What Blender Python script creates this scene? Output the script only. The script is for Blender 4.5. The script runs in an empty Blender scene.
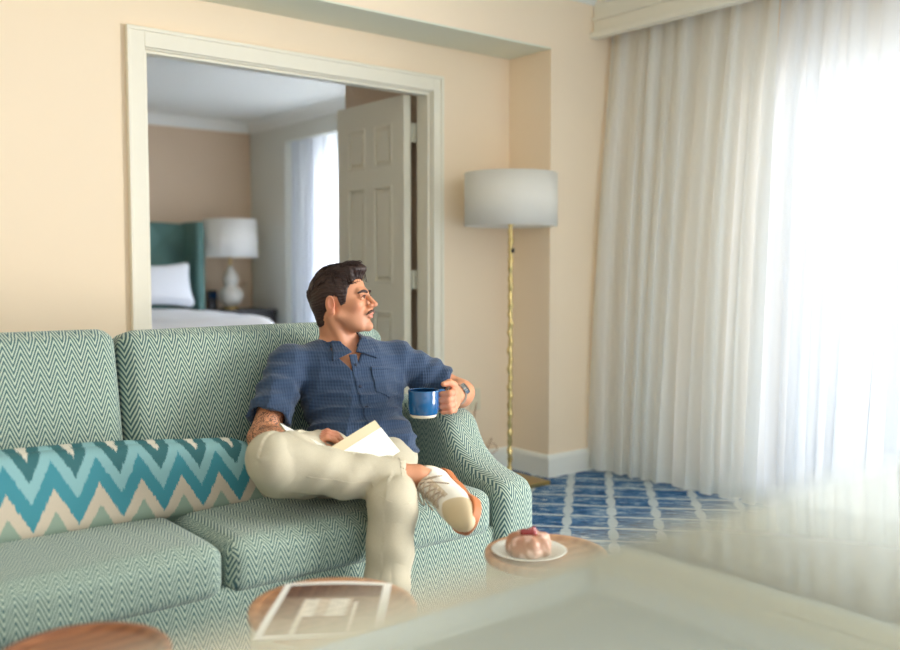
import bpy, bmesh, math, random
import numpy as np
from mathutils import Vector, Matrix, noise as mnoise
random.seed(7)
PI = math.pi
sc = bpy.context.scene
COL = sc.collection

# ------------------------------------------------------------------ materials
def lin(c):
    return tuple(((x/12.92) if x <= .04045 else ((x+.055)/1.055)**2.4) for x in c)
def hexc(r, g, b, a=1):
    return lin((r/255, g/255, b/255)) + (a,)
class NT:
    def __init__(s, name):
        s.m = bpy.data.materials.new(name); s.m.use_nodes = True
        s.t = s.m.node_tree; s.n = s.t.nodes; s.l = s.t.links
        s.b = s.n['Principled BSDF']; s.o = s.n['Material Output']
    def node(s, ty, **kw):
        n = s.n.new(ty)
        for k, v in kw.items():
            if k.startswith('i_'):
                n.inputs[int(k[2:]) if k[2:].isdigit() else k[2:].replace('_', ' ')].default_value = v
            else: setattr(n, k, v)
        return n
    def link(s, a, b): s.l.new(a, b)
    def math(s, op, a, b=None, c=None):
        n = s.n.new('ShaderNodeMath'); n.operation = op
        for i, x in enumerate((a, b, c)):
            if x is None: continue
            if isinstance(x, (int, float)): n.inputs[i].default_value = x
            else: s.l.new(x, n.inputs[i])
        return n.outputs[0]
    def mix(s, fac, a, b):
        n = s.n.new('ShaderNodeMix'); n.data_type = 'RGBA'
        for i, x in ((0, fac), (6, a), (7, b)):
            if hasattr(x, 'is_linked') or hasattr(x, 'links'): s.l.new(x, n.inputs[i])
            else: n.inputs[i].default_value = x
        return n.outputs[2]
    def obj(s): return s.n.new('ShaderNodeTexCoord').outputs['Object']
    def uv(s): return s.n.new('ShaderNodeTexCoord').outputs['UV']
    def bump(s, h, strength=.3, dist=.01):
        n = s.n.new('ShaderNodeBump'); n.inputs['Strength'].default_value = strength
        n.inputs['Distance'].default_value = dist; s.l.new(h, n.inputs['Height'])
        s.l.new(n.outputs[0], s.b.inputs['Normal']); return n
    def noise(s, vec, scale, detail=3, rough=.5):
        n = s.n.new('ShaderNodeTexNoise'); n.inputs['Scale'].default_value = scale
        n.inputs['Detail'].default_value = detail; n.inputs['Roughness'].default_value = rough
        if vec is not None: s.l.new(vec, n.inputs['Vector'])
        return n.outputs[0]
    def scalev(s, vec, sx, sy, sz):
        n = s.n.new('ShaderNodeMapping'); n.inputs['Scale'].default_value = (sx, sy, sz)
        s.l.new(vec, n.inputs['Vector']); return n.outputs[0]

def plain(name, c, rough=.5, metal=0, nz=0, nscale=40, bump=0, spec=.5, coat=0):
    t = NT(name); t.b.inputs['Roughness'].default_value = rough; t.b.inputs['Metallic'].default_value = metal
    t.b.inputs['Specular IOR Level'].default_value = spec
    t.b.inputs['Coat Weight'].default_value = coat
    n = t.noise(t.obj(), nscale, 4)
    if nz:
        d = tuple(x*(1-nz) for x in c[:3]) + (1,); e = tuple(min(1, x*(1+nz)) for x in c[:3]) + (1,)
        t.link(t.mix(n, d, e), t.b.inputs['Base Color'])
    else: t.b.inputs['Base Color'].default_value = c
    if bump: t.bump(n, bump, .002)
    return t.m

M = {}
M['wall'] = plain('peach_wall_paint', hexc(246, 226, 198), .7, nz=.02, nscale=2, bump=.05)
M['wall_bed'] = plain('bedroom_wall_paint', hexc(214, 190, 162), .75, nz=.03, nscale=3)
M['white_wall'] = plain('pale_wall_paint', hexc(222, 222, 212), .7)
M['ceiling'] = plain('ceiling_paint', hexc(226, 226, 218), .85)
M['soffit'] = plain('soffit_paint', hexc(226, 226, 206), .8)
M['trim'] = plain('cream_trim_paint', hexc(240, 234, 216), .45, nz=.01)
M['white_trim'] = plain('white_trim_paint', hexc(238, 238, 230), .5)
M['door'] = plain('door_paint', hexc(232, 226, 206), .45)
M['hinge'] = plain('painted_hinge', hexc(205, 203, 185), .35, metal=.4)
M['dark'] = plain('dark_recess', hexc(30, 25, 22), .8)
M['shade'] = None

def fabric_chevron(name, c1, c2, lam=.047, amp=.056, per=.0205):
    t = NT(name)
    sp = t.node('ShaderNodeSeparateXYZ'); t.link(t.uv(), sp.inputs[0])
    u, v = sp.outputs[0], sp.outputs[1]
    tri = t.math('PINGPONG', u, lam/2)            # 0..lam/2
    tri = t.math('MULTIPLY', tri, amp/(lam/2))
    nz = t.noise(t.uv(), 260, 2)
    ph = t.math('ADD', v, tri)
    ph = t.math('ADD', ph, t.math('MULTIPLY', t.math('SUBTRACT', nz, .5), .0035))
    f = t.math('FRACT', t.math('DIVIDE', ph, per))
    s = t.math('SINE', t.math('MULTIPLY', f, 2*PI))
    s = t.math('MULTIPLY_ADD', s, .95, .36); cl = t.node('ShaderNodeClamp'); t.link(s, cl.inputs[0])
    weave = t.noise(t.scalev(t.uv(), 1, 1, 1), 900, 2)
    base = t.mix(cl.outputs[0], c1, c2)
    dk = t.mix(t.math('MULTIPLY', weave, .3), base, (0.02, .05, .05, 1))
    t.link(dk, t.b.inputs['Base Color'])
    t.b.inputs['Roughness'].default_value = .85
    t.b.inputs['Sheen Weight'].default_value = .25
    t.bump(t.math('ADD', cl.outputs[0], weave), .35, .0015)
    return t.m
M['chev'] = fabric_chevron('teal_chevron_weave', hexc(62, 100, 102), hexc(202, 217, 196))

def mk_ikat():
    t = NT('ikat_zigzag_fabric')
    sp = t.node('ShaderNodeSeparateXYZ'); t.link(t.uv(), sp.inputs[0])
    u, v = sp.outputs[0], sp.outputs[1]
    lam = .116
    tri = t.math('MULTIPLY', t.math('PINGPONG', t.math('ADD', u, -.006), lam/2), .10/(lam/2))
    fr = t.noise(t.scalev(t.uv(), 420, 14, 1), 1, 2)
    ph = t.math('ADD', t.math('ADD', v, tri), t.math('MULTIPLY', t.math('SUBTRACT', fr, .5), .036))
    r = t.node('ShaderNodeValToRGB'); r.color_ramp.interpolation = 'CONSTANT'
    stops = [(0, (140, 160, 142)), (.27, (206, 190, 168)), (.43, (34, 134, 150)), (.625, (136, 184, 188)), (.77, (14, 96, 102)), (.92, (226, 218, 200))]
    # phase range 0..0.36
    r.color_ramp.elements[0].position = 0; r.color_ramp.elements[0].color = hexc(*stops[0][1])
    r.color_ramp.elements[1].position = stops[1][0]; r.color_ramp.elements[1].color = hexc(*stops[1][1])
    for p, c in stops[2:]:
        e = r.color_ramp.elements.new(p); e.color = hexc(*c)
    t.link(t.math('DIVIDE', ph, .35), r.inputs[0])
    w = t.noise(t.scalev(t.uv(), 900, 200, 1), 1, 2)
    t.link(t.mix(t.math('MULTIPLY', w, .35), r.outputs[0], hexc(110, 130, 130)), t.b.inputs['Base Color'])
    t.b.inputs['Roughness'].default_value = .8; t.bump(w, .3, .001)
    return t.m
M['ikat'] = mk_ikat()

def mk_carpet():
    t = NT('blue_ikat_carpet')
    mp = t.node('ShaderNodeMapping'); mp.inputs['Rotation'].default_value = (0, 0, math.radians(47.8-90+90))
    t.link(t.obj(), mp.inputs['Vector'])
    sp = t.node('ShaderNodeSeparateXYZ'); t.link(mp.outputs[0], sp.inputs[0])
    X, Y = sp.outputs[0], sp.outputs[1]      # Y along the chains
    S = .2
    a = t.math('SUBTRACT', t.math('FRACT', t.math('DIVIDE', X, S)), .5)
    b = t.math('SUBTRACT', t.math('FRACT', t.math('DIVIDE', Y, S*.95)), .5)
    n1 = t.noise(t.scalev(mp.outputs[0], 30, 90, 1), 1, 3)
    n2 = t.noise(t.scalev(mp.outputs[0], 3, 9, 1), 1, 4)
    n3 = t.noise(t.scalev(mp.outputs[0], 12, 45, 1), 1, 4, .7)
    jit = t.math('MULTIPLY', t.math('SUBTRACT', n1, .5), .12)
    ea = t.math('POWER', t.math('DIVIDE', t.math('ADD', a, jit), .115), 2)
    eb = t.math('POWER', t.math('DIVIDE', b, .46), 2)
    dot = t.math('LESS_THAN', t.math('ADD', ea, eb), 1)
    line = t.math('GREATER_THAN', t.math('ABSOLUTE', t.math('ADD', b, jit)), .435)
    pat = t.math('MAXIMUM', dot, line)
    r = t.node('ShaderNodeValToRGB'); cr = r.color_ramp
    cr.elements[0].position = .40; cr.elements[0].color = hexc(10, 50, 98)
    cr.elements[1].position = .60; cr.elements[1].color = hexc(190, 205, 212)
    e = cr.elements.new(.47); e.color = hexc(24, 92, 142)
    e = cr.elements.new(.545); e.color = hexc(84, 126, 168)
    t.link(t.math('ADD', t.math('MULTIPLY', n3, .75), t.math('MULTIPLY', n2, .25)), r.inputs[0])
    c = t.mix(t.math('MULTIPLY', pat, .85), r.outputs[0], hexc(204, 214, 214))
    t.link(c, t.b.inputs['Base Color']); t.b.inputs['Roughness'].default_value = .95
    t.bump(t.noise(t.obj(), 500, 2), .4, .003)
    return t.m
M['carpet'] = mk_carpet()

def mk_sheer(name, transp, col, weave=True):
    t = NT(name)
    d = t.node('ShaderNodeBsdfDiffuse'); d.inputs[0].default_value = col
    tl = t.node('ShaderNodeBsdfTranslucent'); tl.inputs[0].default_value = col
    tr = t.node('ShaderNodeBsdfTransparent')
    m1 = t.node('ShaderNodeMixShader'); m1.inputs[0].default_value = .5
    t.link(d.outputs[0], m1.inputs[1]); t.link(tl.outputs[0], m1.inputs[2])
    m2 = t.node('ShaderNodeMixShader'); m2.inputs[0].default_value = transp
    t.link(m1.outputs[0], m2.inputs[1]); t.link(tr.outputs[0], m2.inputs[2])
    t.link(m2.outputs[0], t.o.inputs[0]); t.n.remove(t.b)
    return t.m
M['sheer'] = mk_sheer('sheer_curtain_voile', .07, hexc(240, 244, 248))
M['drape'] = mk_sheer('lined_curtain_cloth', .05, hexc(246, 248, 246))
M['bed_sheer'] = mk_sheer('bedroom_voile', .05, hexc(226, 230, 238))

def mk_shade():
    t = NT('white_lamp_shade_fabric')
    d = t.node('ShaderNodeBsdfDiffuse'); d.inputs[0].default_value = hexc(254, 253, 250)
    tl = t.node('ShaderNodeBsdfTranslucent'); tl.inputs[0].default_value = hexc(250, 248, 240)
    m1 = t.node('ShaderNodeMixShader'); m1.inputs[0].default_value = .5
    t.link(d.outputs[0], m1.inputs[1]); t.link(tl.outputs[0], m1.inputs[2]); t.link(m1.outputs[0], t.o.inputs[0]); t.n.remove(t.b)
    return t.m
M['shade'] = mk_shade()

def mk_wood(name, a, b, rough=.4):
    t = NT(name)
    v = t.scalev(t.obj(), 1, 6, 1)
    n = t.noise(v, 9, 5, .6)
    w = t.node('ShaderNodeTexWave'); w.bands_direction = 'Y'; w.inputs['Scale'].default_value = 9; w.inputs['Distortion'].default_value = 6; w.inputs['Detail'].default_value = 3
    t.link(t.obj(), w.inputs['Vector'])
    f = t.math('ADD', t.math('MULTIPLY', n, .6), t.math('MULTIPLY', w.outputs['Fac'], .4))
    t.link(t.mix(f, a, b), t.b.inputs['Base Color']); t.b.inputs['Roughness'].default_value = rough
    t.bump(f, .1, .001)
    return t.m
M['wood'] = mk_wood('warm_round_wood', hexc(160, 104, 66), hexc(206, 156, 112))
M['wood_dark'] = mk_wood('walnut_round_wood', hexc(104, 62, 40), hexc(172, 112, 72), .35)
M['night'] = mk_wood('dark_nightstand_wood', hexc(28, 26, 28), hexc(46, 42, 42), .4)
M['drum'] = plain('pale_drum_lacquer', hexc(216, 216, 200), .3, nz=.02)
def mk_gloss():
    t = NT('glossy_pale_table_top')
    t.b.inputs['Base Color'].default_value = hexc(206, 210, 198)
    t.b.inputs['Metallic'].default_value = .62; t.b.inputs['Roughness'].default_value = .008
    return t.m
M['gloss'] = mk_gloss()
M['table_leg'] = plain('pale_table_legs', hexc(206, 206, 190), .35)

def mk_brass():
    t = NT('hammered_brass'); t.b.inputs['Base Color'].default_value = hexc(222, 200, 140)
    t.b.inputs['Metallic'].default_value = 1; t.b.inputs['Roughness'].default_value = .34
    v = t.node('ShaderNodeTexVoronoi'); v.inputs['Scale'].default_value = 45; t.link(t.obj(), v.inputs['Vector'])
    t.bump(v.outputs['Distance'], .35, .005); return t.m
M['brass'] = mk_brass()
M['brass_flat'] = plain('brushed_brass_plate', hexc(206, 176, 116), .35, metal=1, nz=.05)
M['steel'] = plain('steel_watch', hexc(190, 195, 200), .2, metal=1)
M['black'] = plain('black_plastic', hexc(22, 22, 26), .35)
M['plastic'] = plain('ivory_outlet_plastic', hexc(232, 222, 196), .4)
M['cord'] = plain('clear_lamp_cord', hexc(196, 164, 128), .4)
M['teal_vel'] = plain('teal_velvet_headboard', hexc(92, 128, 122), .8, nz=.1, nscale=8)
M['linen'] = plain('white_bed_linen', hexc(236, 238, 242), .85, nz=.01, nscale=6, bump=.1)
M['cer_lamp'] = plain('cream_ceramic', hexc(196, 192, 180), .25, nz=.1, nscale=30)
M['plate'] = plain('white_plate_glaze', hexc(238, 238, 230), .15, coat=.3)
M['paper'] = plain('book_paper', hexc(236, 230, 214), .8)
M['cover'] = plain('book_cover', hexc(232, 230, 220), .55)
M['kraft'] = plain('book_inner_board', hexc(206, 190, 156), .75)
M['glass'] = None
def mk_glass():
    t = NT('window_glass'); t.n.remove(t.b)
    g = t.node('ShaderNodeBsdfGlossy'); g.inputs['Roughness'].default_value = .02
    tr = t.node('ShaderNodeBsdfTransparent'); m = t.node('ShaderNodeMixShader'); m.inputs[0].default_value = .06
    t.link(tr.outputs[0], m.inputs[1]); t.link(g.outputs[0], m.inputs[2]); t.link(m.outputs[0], t.o.inputs[0]); return t.m
M['glass'] = mk_glass()

def attr_mat(name, rough, sss=0, bump=0, bscale=300, spec=.5):
    t = NT(name)
    a = t.node('ShaderNodeAttribute', attribute_name='Col')
    n = t.noise(t.obj(), bscale, 3)
    t.link(t.mix(t.math('MULTIPLY', n, .12), a.outputs['Color'], (.25, .1, .06, 1)) if sss else a.outputs['Color'], t.b.inputs['Base Color'])
    t.b.inputs['Roughness'].default_value = rough; t.b.inputs['Specular IOR Level'].default_value = spec
    if sss:
        t.b.inputs['Subsurface Weight'].default_value = sss; t.b.inputs['Subsurface Radius'].default_value = (.012, .005, .003)
        t.b.inputs['Subsurface Scale'].default_value = 1
    if bump: t.bump(n, bump, .001)
    return t, t.m
sk, M['skin'] = attr_mat('skin', .5, .12, .15)
# tattoo ink, where the mask attribute says
_a = sk.node('ShaderNodeAttribute', attribute_name='Ink')
_v = sk.node('ShaderNodeTexNoise'); _v.inputs['Scale'].default_value = 75; _v.inputs['Detail'].default_value = 1.5; _v.inputs['Distortion'].default_value = 1.2
_nn = sk.node('ShaderNodeTexNoise'); _nn.inputs['Scale'].default_value = 30; sk.link(sk.obj(), _nn.inputs['Vector'])
_mx = sk.node('ShaderNodeVectorMath', operation='MULTIPLY_ADD'); _mx.inputs[1].default_value = (.03, .03, .03)
sk.link(_nn.outputs[1], _mx.inputs[0]); sk.link(sk.obj(), _mx.inputs[2]); sk.link(_mx.outputs[0], _v.inputs['Vector'])
_ln = sk.math('LESS_THAN', sk.math('ABSOLUTE', sk.math('SUBTRACT', _v.outputs[0], .50)), .055)
_bc = sk.b.inputs['Base Color'].links[0].from_socket
sk.link(sk.mix(sk.math('MULTIPLY', sk.math('MULTIPLY', _ln, _a.outputs['Fac']), .72), _bc, hexc(40, 34, 32)), sk.b.inputs['Base Color'])
_, M['attr_cloth'] = attr_mat('shoe_leather', .6, 0, .15, 500)
_, M['print'] = attr_mat('printed_page', .7, spec=.2)
_, M['pastry'] = attr_mat('pastry_glaze', .35, 0, .3, 120)
M['lip'] = plain('lips', hexc(190, 120, 104), .4)
M['gum'] = plain('gum_sole', hexc(188, 112, 64), .6)
M['lace'] = plain('shoe_laces', hexc(186, 168, 146), .8)
M['eye'] = plain('eye_white', hexc(200, 190, 180), .3)
M['iris'] = plain('eye_iris', hexc(60, 42, 28), .1)
def mk_hair(name, c1, c2):
    t = NT(name); n = t.noise(t.scalev(t.obj(), 1, 1, .25), 380, 3)
    t.link(t.mix(n, c1, c2), t.b.inputs['Base Color']); t.b.inputs['Roughness'].default_value = .5
    t.bump(n, .5, .002); return t.m
M['hair'] = mk_hair('dark_brown_hair', hexc(22, 11, 8), hexc(60, 31, 21))
M['stache'] = mk_hair('brown_moustache_hair', hexc(66, 42, 30), hexc(112, 78, 56))
def mk_shirt():
    t = NT('navy_ribbed_shirt')
    # ribs run down the body: distorted x across the torso
    sp = t.node('ShaderNodeSeparateXYZ'); t.link(t.obj(), sp.inputs[0])
    a = t.math('SUBTRACT', t.math('MULTIPLY', sp.outputs[0], .97), t.math('MULTIPLY', sp.outputs[1], .23))
    r = t.math('SINE', t.math('MULTIPLY', a, 2*PI/.0085))
    r2 = t.math('SINE', t.math('MULTIPLY', sp.outputs[2], 2*PI/.011))
    h = t.math('ADD', t.math('MULTIPLY', r, .55), t.math('MULTIPLY', r2, .4))
    f = t.math('MULTIPLY_ADD', h, .25, .5)
    t.link(t.mix(f, hexc(30, 47, 74), hexc(50, 76, 108)), t.b.inputs['Base Color'])
    t.b.inputs['Roughness'].default_value = .85; t.b.inputs['Sheen Weight'].default_value = .2
    t.bump(h, .5, .0015); return t.m
M['shirt'] = mk_shirt()
M['button'] = plain('navy_button', hexc(44, 50, 66), .25)
M['pants'] = plain('stone_chino_cotton', hexc(190, 181, 158), .8, nz=.04, nscale=120, bump=.15)
def pants_folds():
    t = NT('stone_chino_cotton')
    n = t.noise(t.scalev(t.obj(), 1, .6, .6), 11, 1, .4); f = t.noise(t.obj(), 420, 2)
    t.link(t.mix(f, hexc(178, 169, 146), hexc(202, 193, 170)), t.b.inputs['Base Color'])
    r = t.math('SMOOTH_MIN', t.math('ABSOLUTE', t.math('SUBTRACT', n, .5)), .12, .08)
    t.b.inputs['Roughness'].default_value = .8
    t.bump(t.math('ADD', r, t.math('MULTIPLY', f, .006)), .30, .045); return t.m
M['pants'] = pants_folds()
def mk_mug():
    t = NT('blue_glazed_stoneware'); n = t.noise(t.scalev(t.obj(), 30, 30, 4), 1, 3)
    t.link(t.mix(n, hexc(6, 62, 112), hexc(20, 106, 164)), t.b.inputs['Base Color'])
    t.b.inputs['Roughness'].default_value = .1; t.b.inputs['Coat Weight'].default_value = .5; return t.m
M['mug'] = mk_mug()
M['mug_raw'] = plain('unglazed_foot', hexc(226, 216, 196), .6)
M['mug_in'] = plain('dark_blue_inner_glaze', hexc(12, 48, 84), .1)

# ------------------------------------------------------------------ helpers
def link(o, parent=None):
    COL.objects.link(o)
    if parent is not None: o.parent = parent
    return o
def tag(o, label=None, cat=None, group=None, kind=None):
    if label: o['label'] = label
    if cat: o['category'] = cat
    if group: o['group'] = group
    if kind: o['kind'] = kind
    return o
def empty(name, loc, label, cat, group=None, rz=0):
    o = bpy.data.objects.new(name, None); o.location = loc; o.rotation_euler = (0, 0, rz); COL.objects.link(o)
    o.empty_display_size = .05
    return tag(o, label, cat, group)
def from_bm(name, bm, mat, parent=None, smooth=True):
    """bm is in world space; a parent Empty is undone by its own inverse so parts stay where built"""
    me = bpy.data.meshes.new(name); bm.to_mesh(me); bm.free()
    me.materials.append(mat)
    if smooth:
        for p in me.polygons: p.use_smooth = True
    o = bpy.data.objects.new(name, me); link(o, parent)
    if parent is not None: o.matrix_parent_inverse = pinv(parent)
    return o
def pinv(p):
    m = Matrix.Identity(4); q = p
    chain = []
    while q is not None: chain.append(q); q = q.parent
    for q in reversed(chain):
        m = m @ q.matrix_parent_inverse @ Matrix.LocRotScale(q.location, q.rotation_euler, q.scale)
    return m.inverted()
def pydata(name, V, F, mat, parent=None, smooth=True):
    me = bpy.data.meshes.new(name); me.from_pydata([tuple(v) for v in V], [], [tuple(f) for f in F]); me.update()
    me.materials.append(mat)
    if smooth: me.polygons.foreach_set('use_smooth', [True]*len(me.polygons))
    o = bpy.data.objects.new(name, me); link(o, parent)
    if parent is not None: o.matrix_parent_inverse = pinv(parent)
    return o
def bm_box(bm, x0, x1, y0, y1, z0, z1, bev=0, seg=2):
    vs = [bm.verts.new((x, y, z)) for x in (x0, x1) for y in (y0, y1) for z in (z0, z1)]
    fs = [(0, 1, 3, 2), (4, 6, 7, 5), (0, 4, 5, 1), (2, 3, 7, 6), (0, 2, 6, 4), (1, 5, 7, 3)]
    F = [bm.faces.new([vs[i] for i in f]) for f in fs]
    if bev:
        es = list({e for f in F for e in f.edges})
        bmesh.ops.bevel(bm, geom=es, offset=bev, segments=seg, affect='EDGES', profile=.5)
def boxes(name, lst, mat, parent=None, bev=0, smooth=False):
    bm = bmesh.new()
    for b in lst: bm_box(bm, *b, bev=bev)
    bmesh.ops.recalc_face_normals(bm, faces=bm.faces)
    return from_bm(name, bm, mat, parent, smooth)
def lathe(name, prof, c, mat, parent=None, seg=48, cap=True):
    V, F = [], []
    for r, z in prof:
        for k in range(seg):
            a = 2*PI*k/seg; V.append((c[0]+r*math.cos(a), c[1]+r*math.sin(a), c[2]+z))
    n = len(prof)
    for i in range(n-1):
        for k in range(seg):
            k2 = (k+1) % seg; F.append((i*seg+k, i*seg+k2, (i+1)*seg+k2, (i+1)*seg+k))
    if cap:
        if prof[0][0] > 1e-5: F.append(tuple(reversed(range(seg))))
        if prof[-1][0] > 1e-5: F.append(tuple((n-1)*seg+k for k in range(seg)))
    o = pydata(name, V, F, mat, parent)
    return o
def tube_data(pts, r, seg=8, closed=False):
    pts = [Vector(p) for p in pts]; n = len(pts)
    rr = r if isinstance(r, (list, tuple)) else [r]*n
    V, F = [], []
    ref = None
    for i, p in enumerate(pts):
        if closed: t = pts[(i+1) % n]-pts[i-1]
        else: t = pts[min(i+1, n-1)]-pts[max(i-1, 0)]
        t.normalize()
        if ref is None:
            ref = t.orthogonal().normalized()
        ref = (ref - t*ref.dot(t)).normalized(); b = t.cross(ref)
        for k in range(seg):
            a = 2*PI*k/seg; V.append(p+(ref*math.cos(a)+b*math.sin(a))*rr[i])
    m = n if closed else n-1
    for i in range(m):
        j = (i+1) % n
        for k in range(seg):
            k2 = (k+1) % seg; F.append((i*seg+k, i*seg+k2, j*seg+k2, j*seg+k))
    if not closed:
        F.append(tuple(reversed(range(seg)))); F.append(tuple((n-1)*seg+k for k in range(seg)))
    return V, F
def tubes(name, lst, mat, parent=None, seg=8, closed=False):
    V, F = [], []
    for pts, r in lst:
        v, f = tube_data(pts, r, seg, closed); o = len(V)
        V += v; F += [tuple(i+o for i in q) for q in f]
    return pydata(name, V, F, mat, parent)
def catmull(P, n=6, closed=False):
    P = [Vector(p) for p in P]; out = []; m = len(P)
    rng = range(m if closed else m-1)
    for i in rng:
        a = P[i-1] if (closed or i > 0) else P[i]*2-P[i+1]
        b = P[i]; c = P[(i+1) % m]
        d = P[(i+2) % m] if (closed or i+2 < m) else c*2-b
        for k in range(n):
            t = k/n
            out.append(.5*((2*b)+(c-a)*t+(2*a-5*b+4*c-d)*t*t+(3*b-a-3*c+d)*t**3))
    if not closed: out.append(P[-1])
    return out
def profile_run(name, prof, p0, p1, out, mat, parent=None):
    """sweep a 2D profile (distance from wall, height) along p0-p1; out = unit vector away from wall"""
    V, F = [], []
    for p in (p0, p1):
        for d, h in prof: V.append((p[0]+out[0]*d, p[1]+out[1]*d, p[2]+h))
    n = len(prof)
    for i in range(n):
        j = (i+1) % n; F.append((i, j, n+j, n+i))
    F.append(tuple(range(n))); F.append(tuple(reversed(range(n, 2*n))))
    o = pydata(name, V, F, mat, parent, False)
    bm = bmesh.new(); bm.from_mesh(o.data); bmesh.ops.recalc_face_normals(bm, faces=bm.faces); bm.to_mesh(o.data); bm.free()
    return o
def uv_by_box(o, fn=None):
    """UVs in metres: u around the vertical faces, v up them and back over the tops"""
    me = o.data; uvl = me.uv_layers.new(name='UVMap')
    co = [v.co for v in me.vertices]
    for p in me.polygons:
        nx, ny, nz = abs(p.normal.x), abs(p.normal.y), abs(p.normal.z)
        for li in p.loop_indices:
            c = co[me.loops[li].vertex_index]
            if fn: uvl.data[li].uv = fn(c, p.normal); continue
            if nx > ny and nx > nz*.8: uvl.data[li].uv = (c.y, c.z)
            else: uvl.data[li].uv = (c.x, c.z+c.y)
def rbox(name, c, s, r, mat, parent=None, n=(28, 28, 12), bulge=(0, 0, 0), rot=None, fn=None):
    """rounded, softly bulged cushion; c centre, s half sizes, r corner radius"""
    bm = bmesh.new(); nx, ny, nz = n
    grid = {}
    def V(i, j, k):
        q = (i, j, k)
        if q not in grid:
            p = [(-1+2*i/nx), (-1+2*j/ny), (-1+2*k/nz)]
            grid[q] = (p, bm.verts.new((0, 0, 0)))
        return grid[q][1]
    def quad(a, b, c_, d): bm.faces.new((V(*a), V(*b), V(*c_), V(*d)))
    for i in range(nx):
        for j in range(ny):
            quad((i, j, 0), (i, j+1, 0), (i+1, j+1, 0), (i+1, j, 0)); quad((i, j, nz), (i+1, j, nz), (i+1, j+1, nz), (i, j+1, nz))
    for i in range(nx):
        for k in range(nz):
            quad((i, 0, k), (i+1, 0, k), (i+1, 0, k+1), (i, 0, k+1)); quad((i, ny, k), (i, ny, k+1), (i+1, ny, k+1), (i+1, ny, k))
    for j in range(ny):
        for k in range(nz):
            quad((0, j, k), (0, j, k+1), (0, j+1, k+1), (0, j+1, k)); quad((nx, j, k), (nx, j+1, k), (nx, j+1, k+1), (nx, j, k+1))
    R = rot if rot else Matrix.Identity(3)
    for p, v in grid.values():
        q = [p[a]*s[a] for a in range(3)]
        inn = [max(-(s[a]-r), min(s[a]-r, q[a])) for a in range(3)]
        d = Vector([q[a]-inn[a] for a in range(3)])
        if d.length > 1e-9: d = d.normalized()*r
        w = Vector(inn)+d
        for a in range(3):
            o1, o2 = [(1, 2), (0, 2), (0, 1)][a]
            f = (1-p[o1]**2)*(1-p[o2]**2)
            w[a] += bulge[a]*p[a]*math.sqrt(max(0, f))
        v.co = R @ w + Vector(c)
    bmesh.ops.recalc_face_normals(bm, faces=bm.faces)
    o = from_bm(name, bm, mat, parent)
    uv_by_box(o, fn)
    return o
def set_col(o, cols, name='Col'):
    a = o.data.color_attributes.new(name, 'FLOAT_COLOR', 'POINT')
    arr = np.ones((len(o.data.vertices), 4), np.float32); arr[:, :3] = cols; a.data.foreach_set('color', arr.ravel())
def verts_np(o):
    a = np.empty(len(o.data.vertices)*3, np.float32); o.data.vertices.foreach_get('co', a); return a.reshape(-1, 3)

# ------------------------------------------------------------------ signed-distance modelling (smooth organic surfaces)
A3 = lambda *x: np.array(x, np.float64)
def cap(p, a, b, ra, rb=None):
    rb = ra if rb is None else rb
    a = np.asarray(a, float); b = np.asarray(b, float); ab = b-a
    t = np.clip(((p-a)@ab)/(ab@ab+1e-12), 0, 1)
    return np.linalg.norm(p-(a+t[:, None]*ab), axis=1)-(ra+(rb-ra)*t)
def chain(p, pts, rs, k=.01):
    d = None
    for i in range(len(pts)-1):
        e = cap(p, pts[i], pts[i+1], rs[i], rs[i+1]); d = e if d is None else smin(d, e, k)
    return d
def ell(p, c, r, R=None):
    q = p-np.asarray(c, float)
    if R is not None: q = q@R          # columns of R = ellipsoid axes
    r = np.asarray(r, float); k0 = np.linalg.norm(q/r, axis=1); k1 = np.linalg.norm(q/(r*r), axis=1)
    return k0*(k0-1)/np.maximum(k1, 1e-9)
def sph(p, c, r): return np.linalg.norm(p-np.asarray(c, float), axis=1)-r
def smin(a, b, k):
    h = np.clip(.5+.5*(b-a)/k, 0, 1); return b+(a-b)*h-k*h*(1-h)
def smax(a, b, k): return -smin(-a, -b, k)
def pl(p, n, c):
    n = np.asarray(n, float); n = n/np.linalg.norm(n); return (p-np.asarray(c, float))@n
def wav(p, seed, f):
    rs = np.random.RandomState(seed); o = 0
    for i in range(5):
        d = rs.randn(3); d /= np.linalg.norm(d); o = o+np.sin((p@d)*f*(1+.45*i)+rs.rand()*6.3)/(1+.4*i)
    return o/2.6
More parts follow.
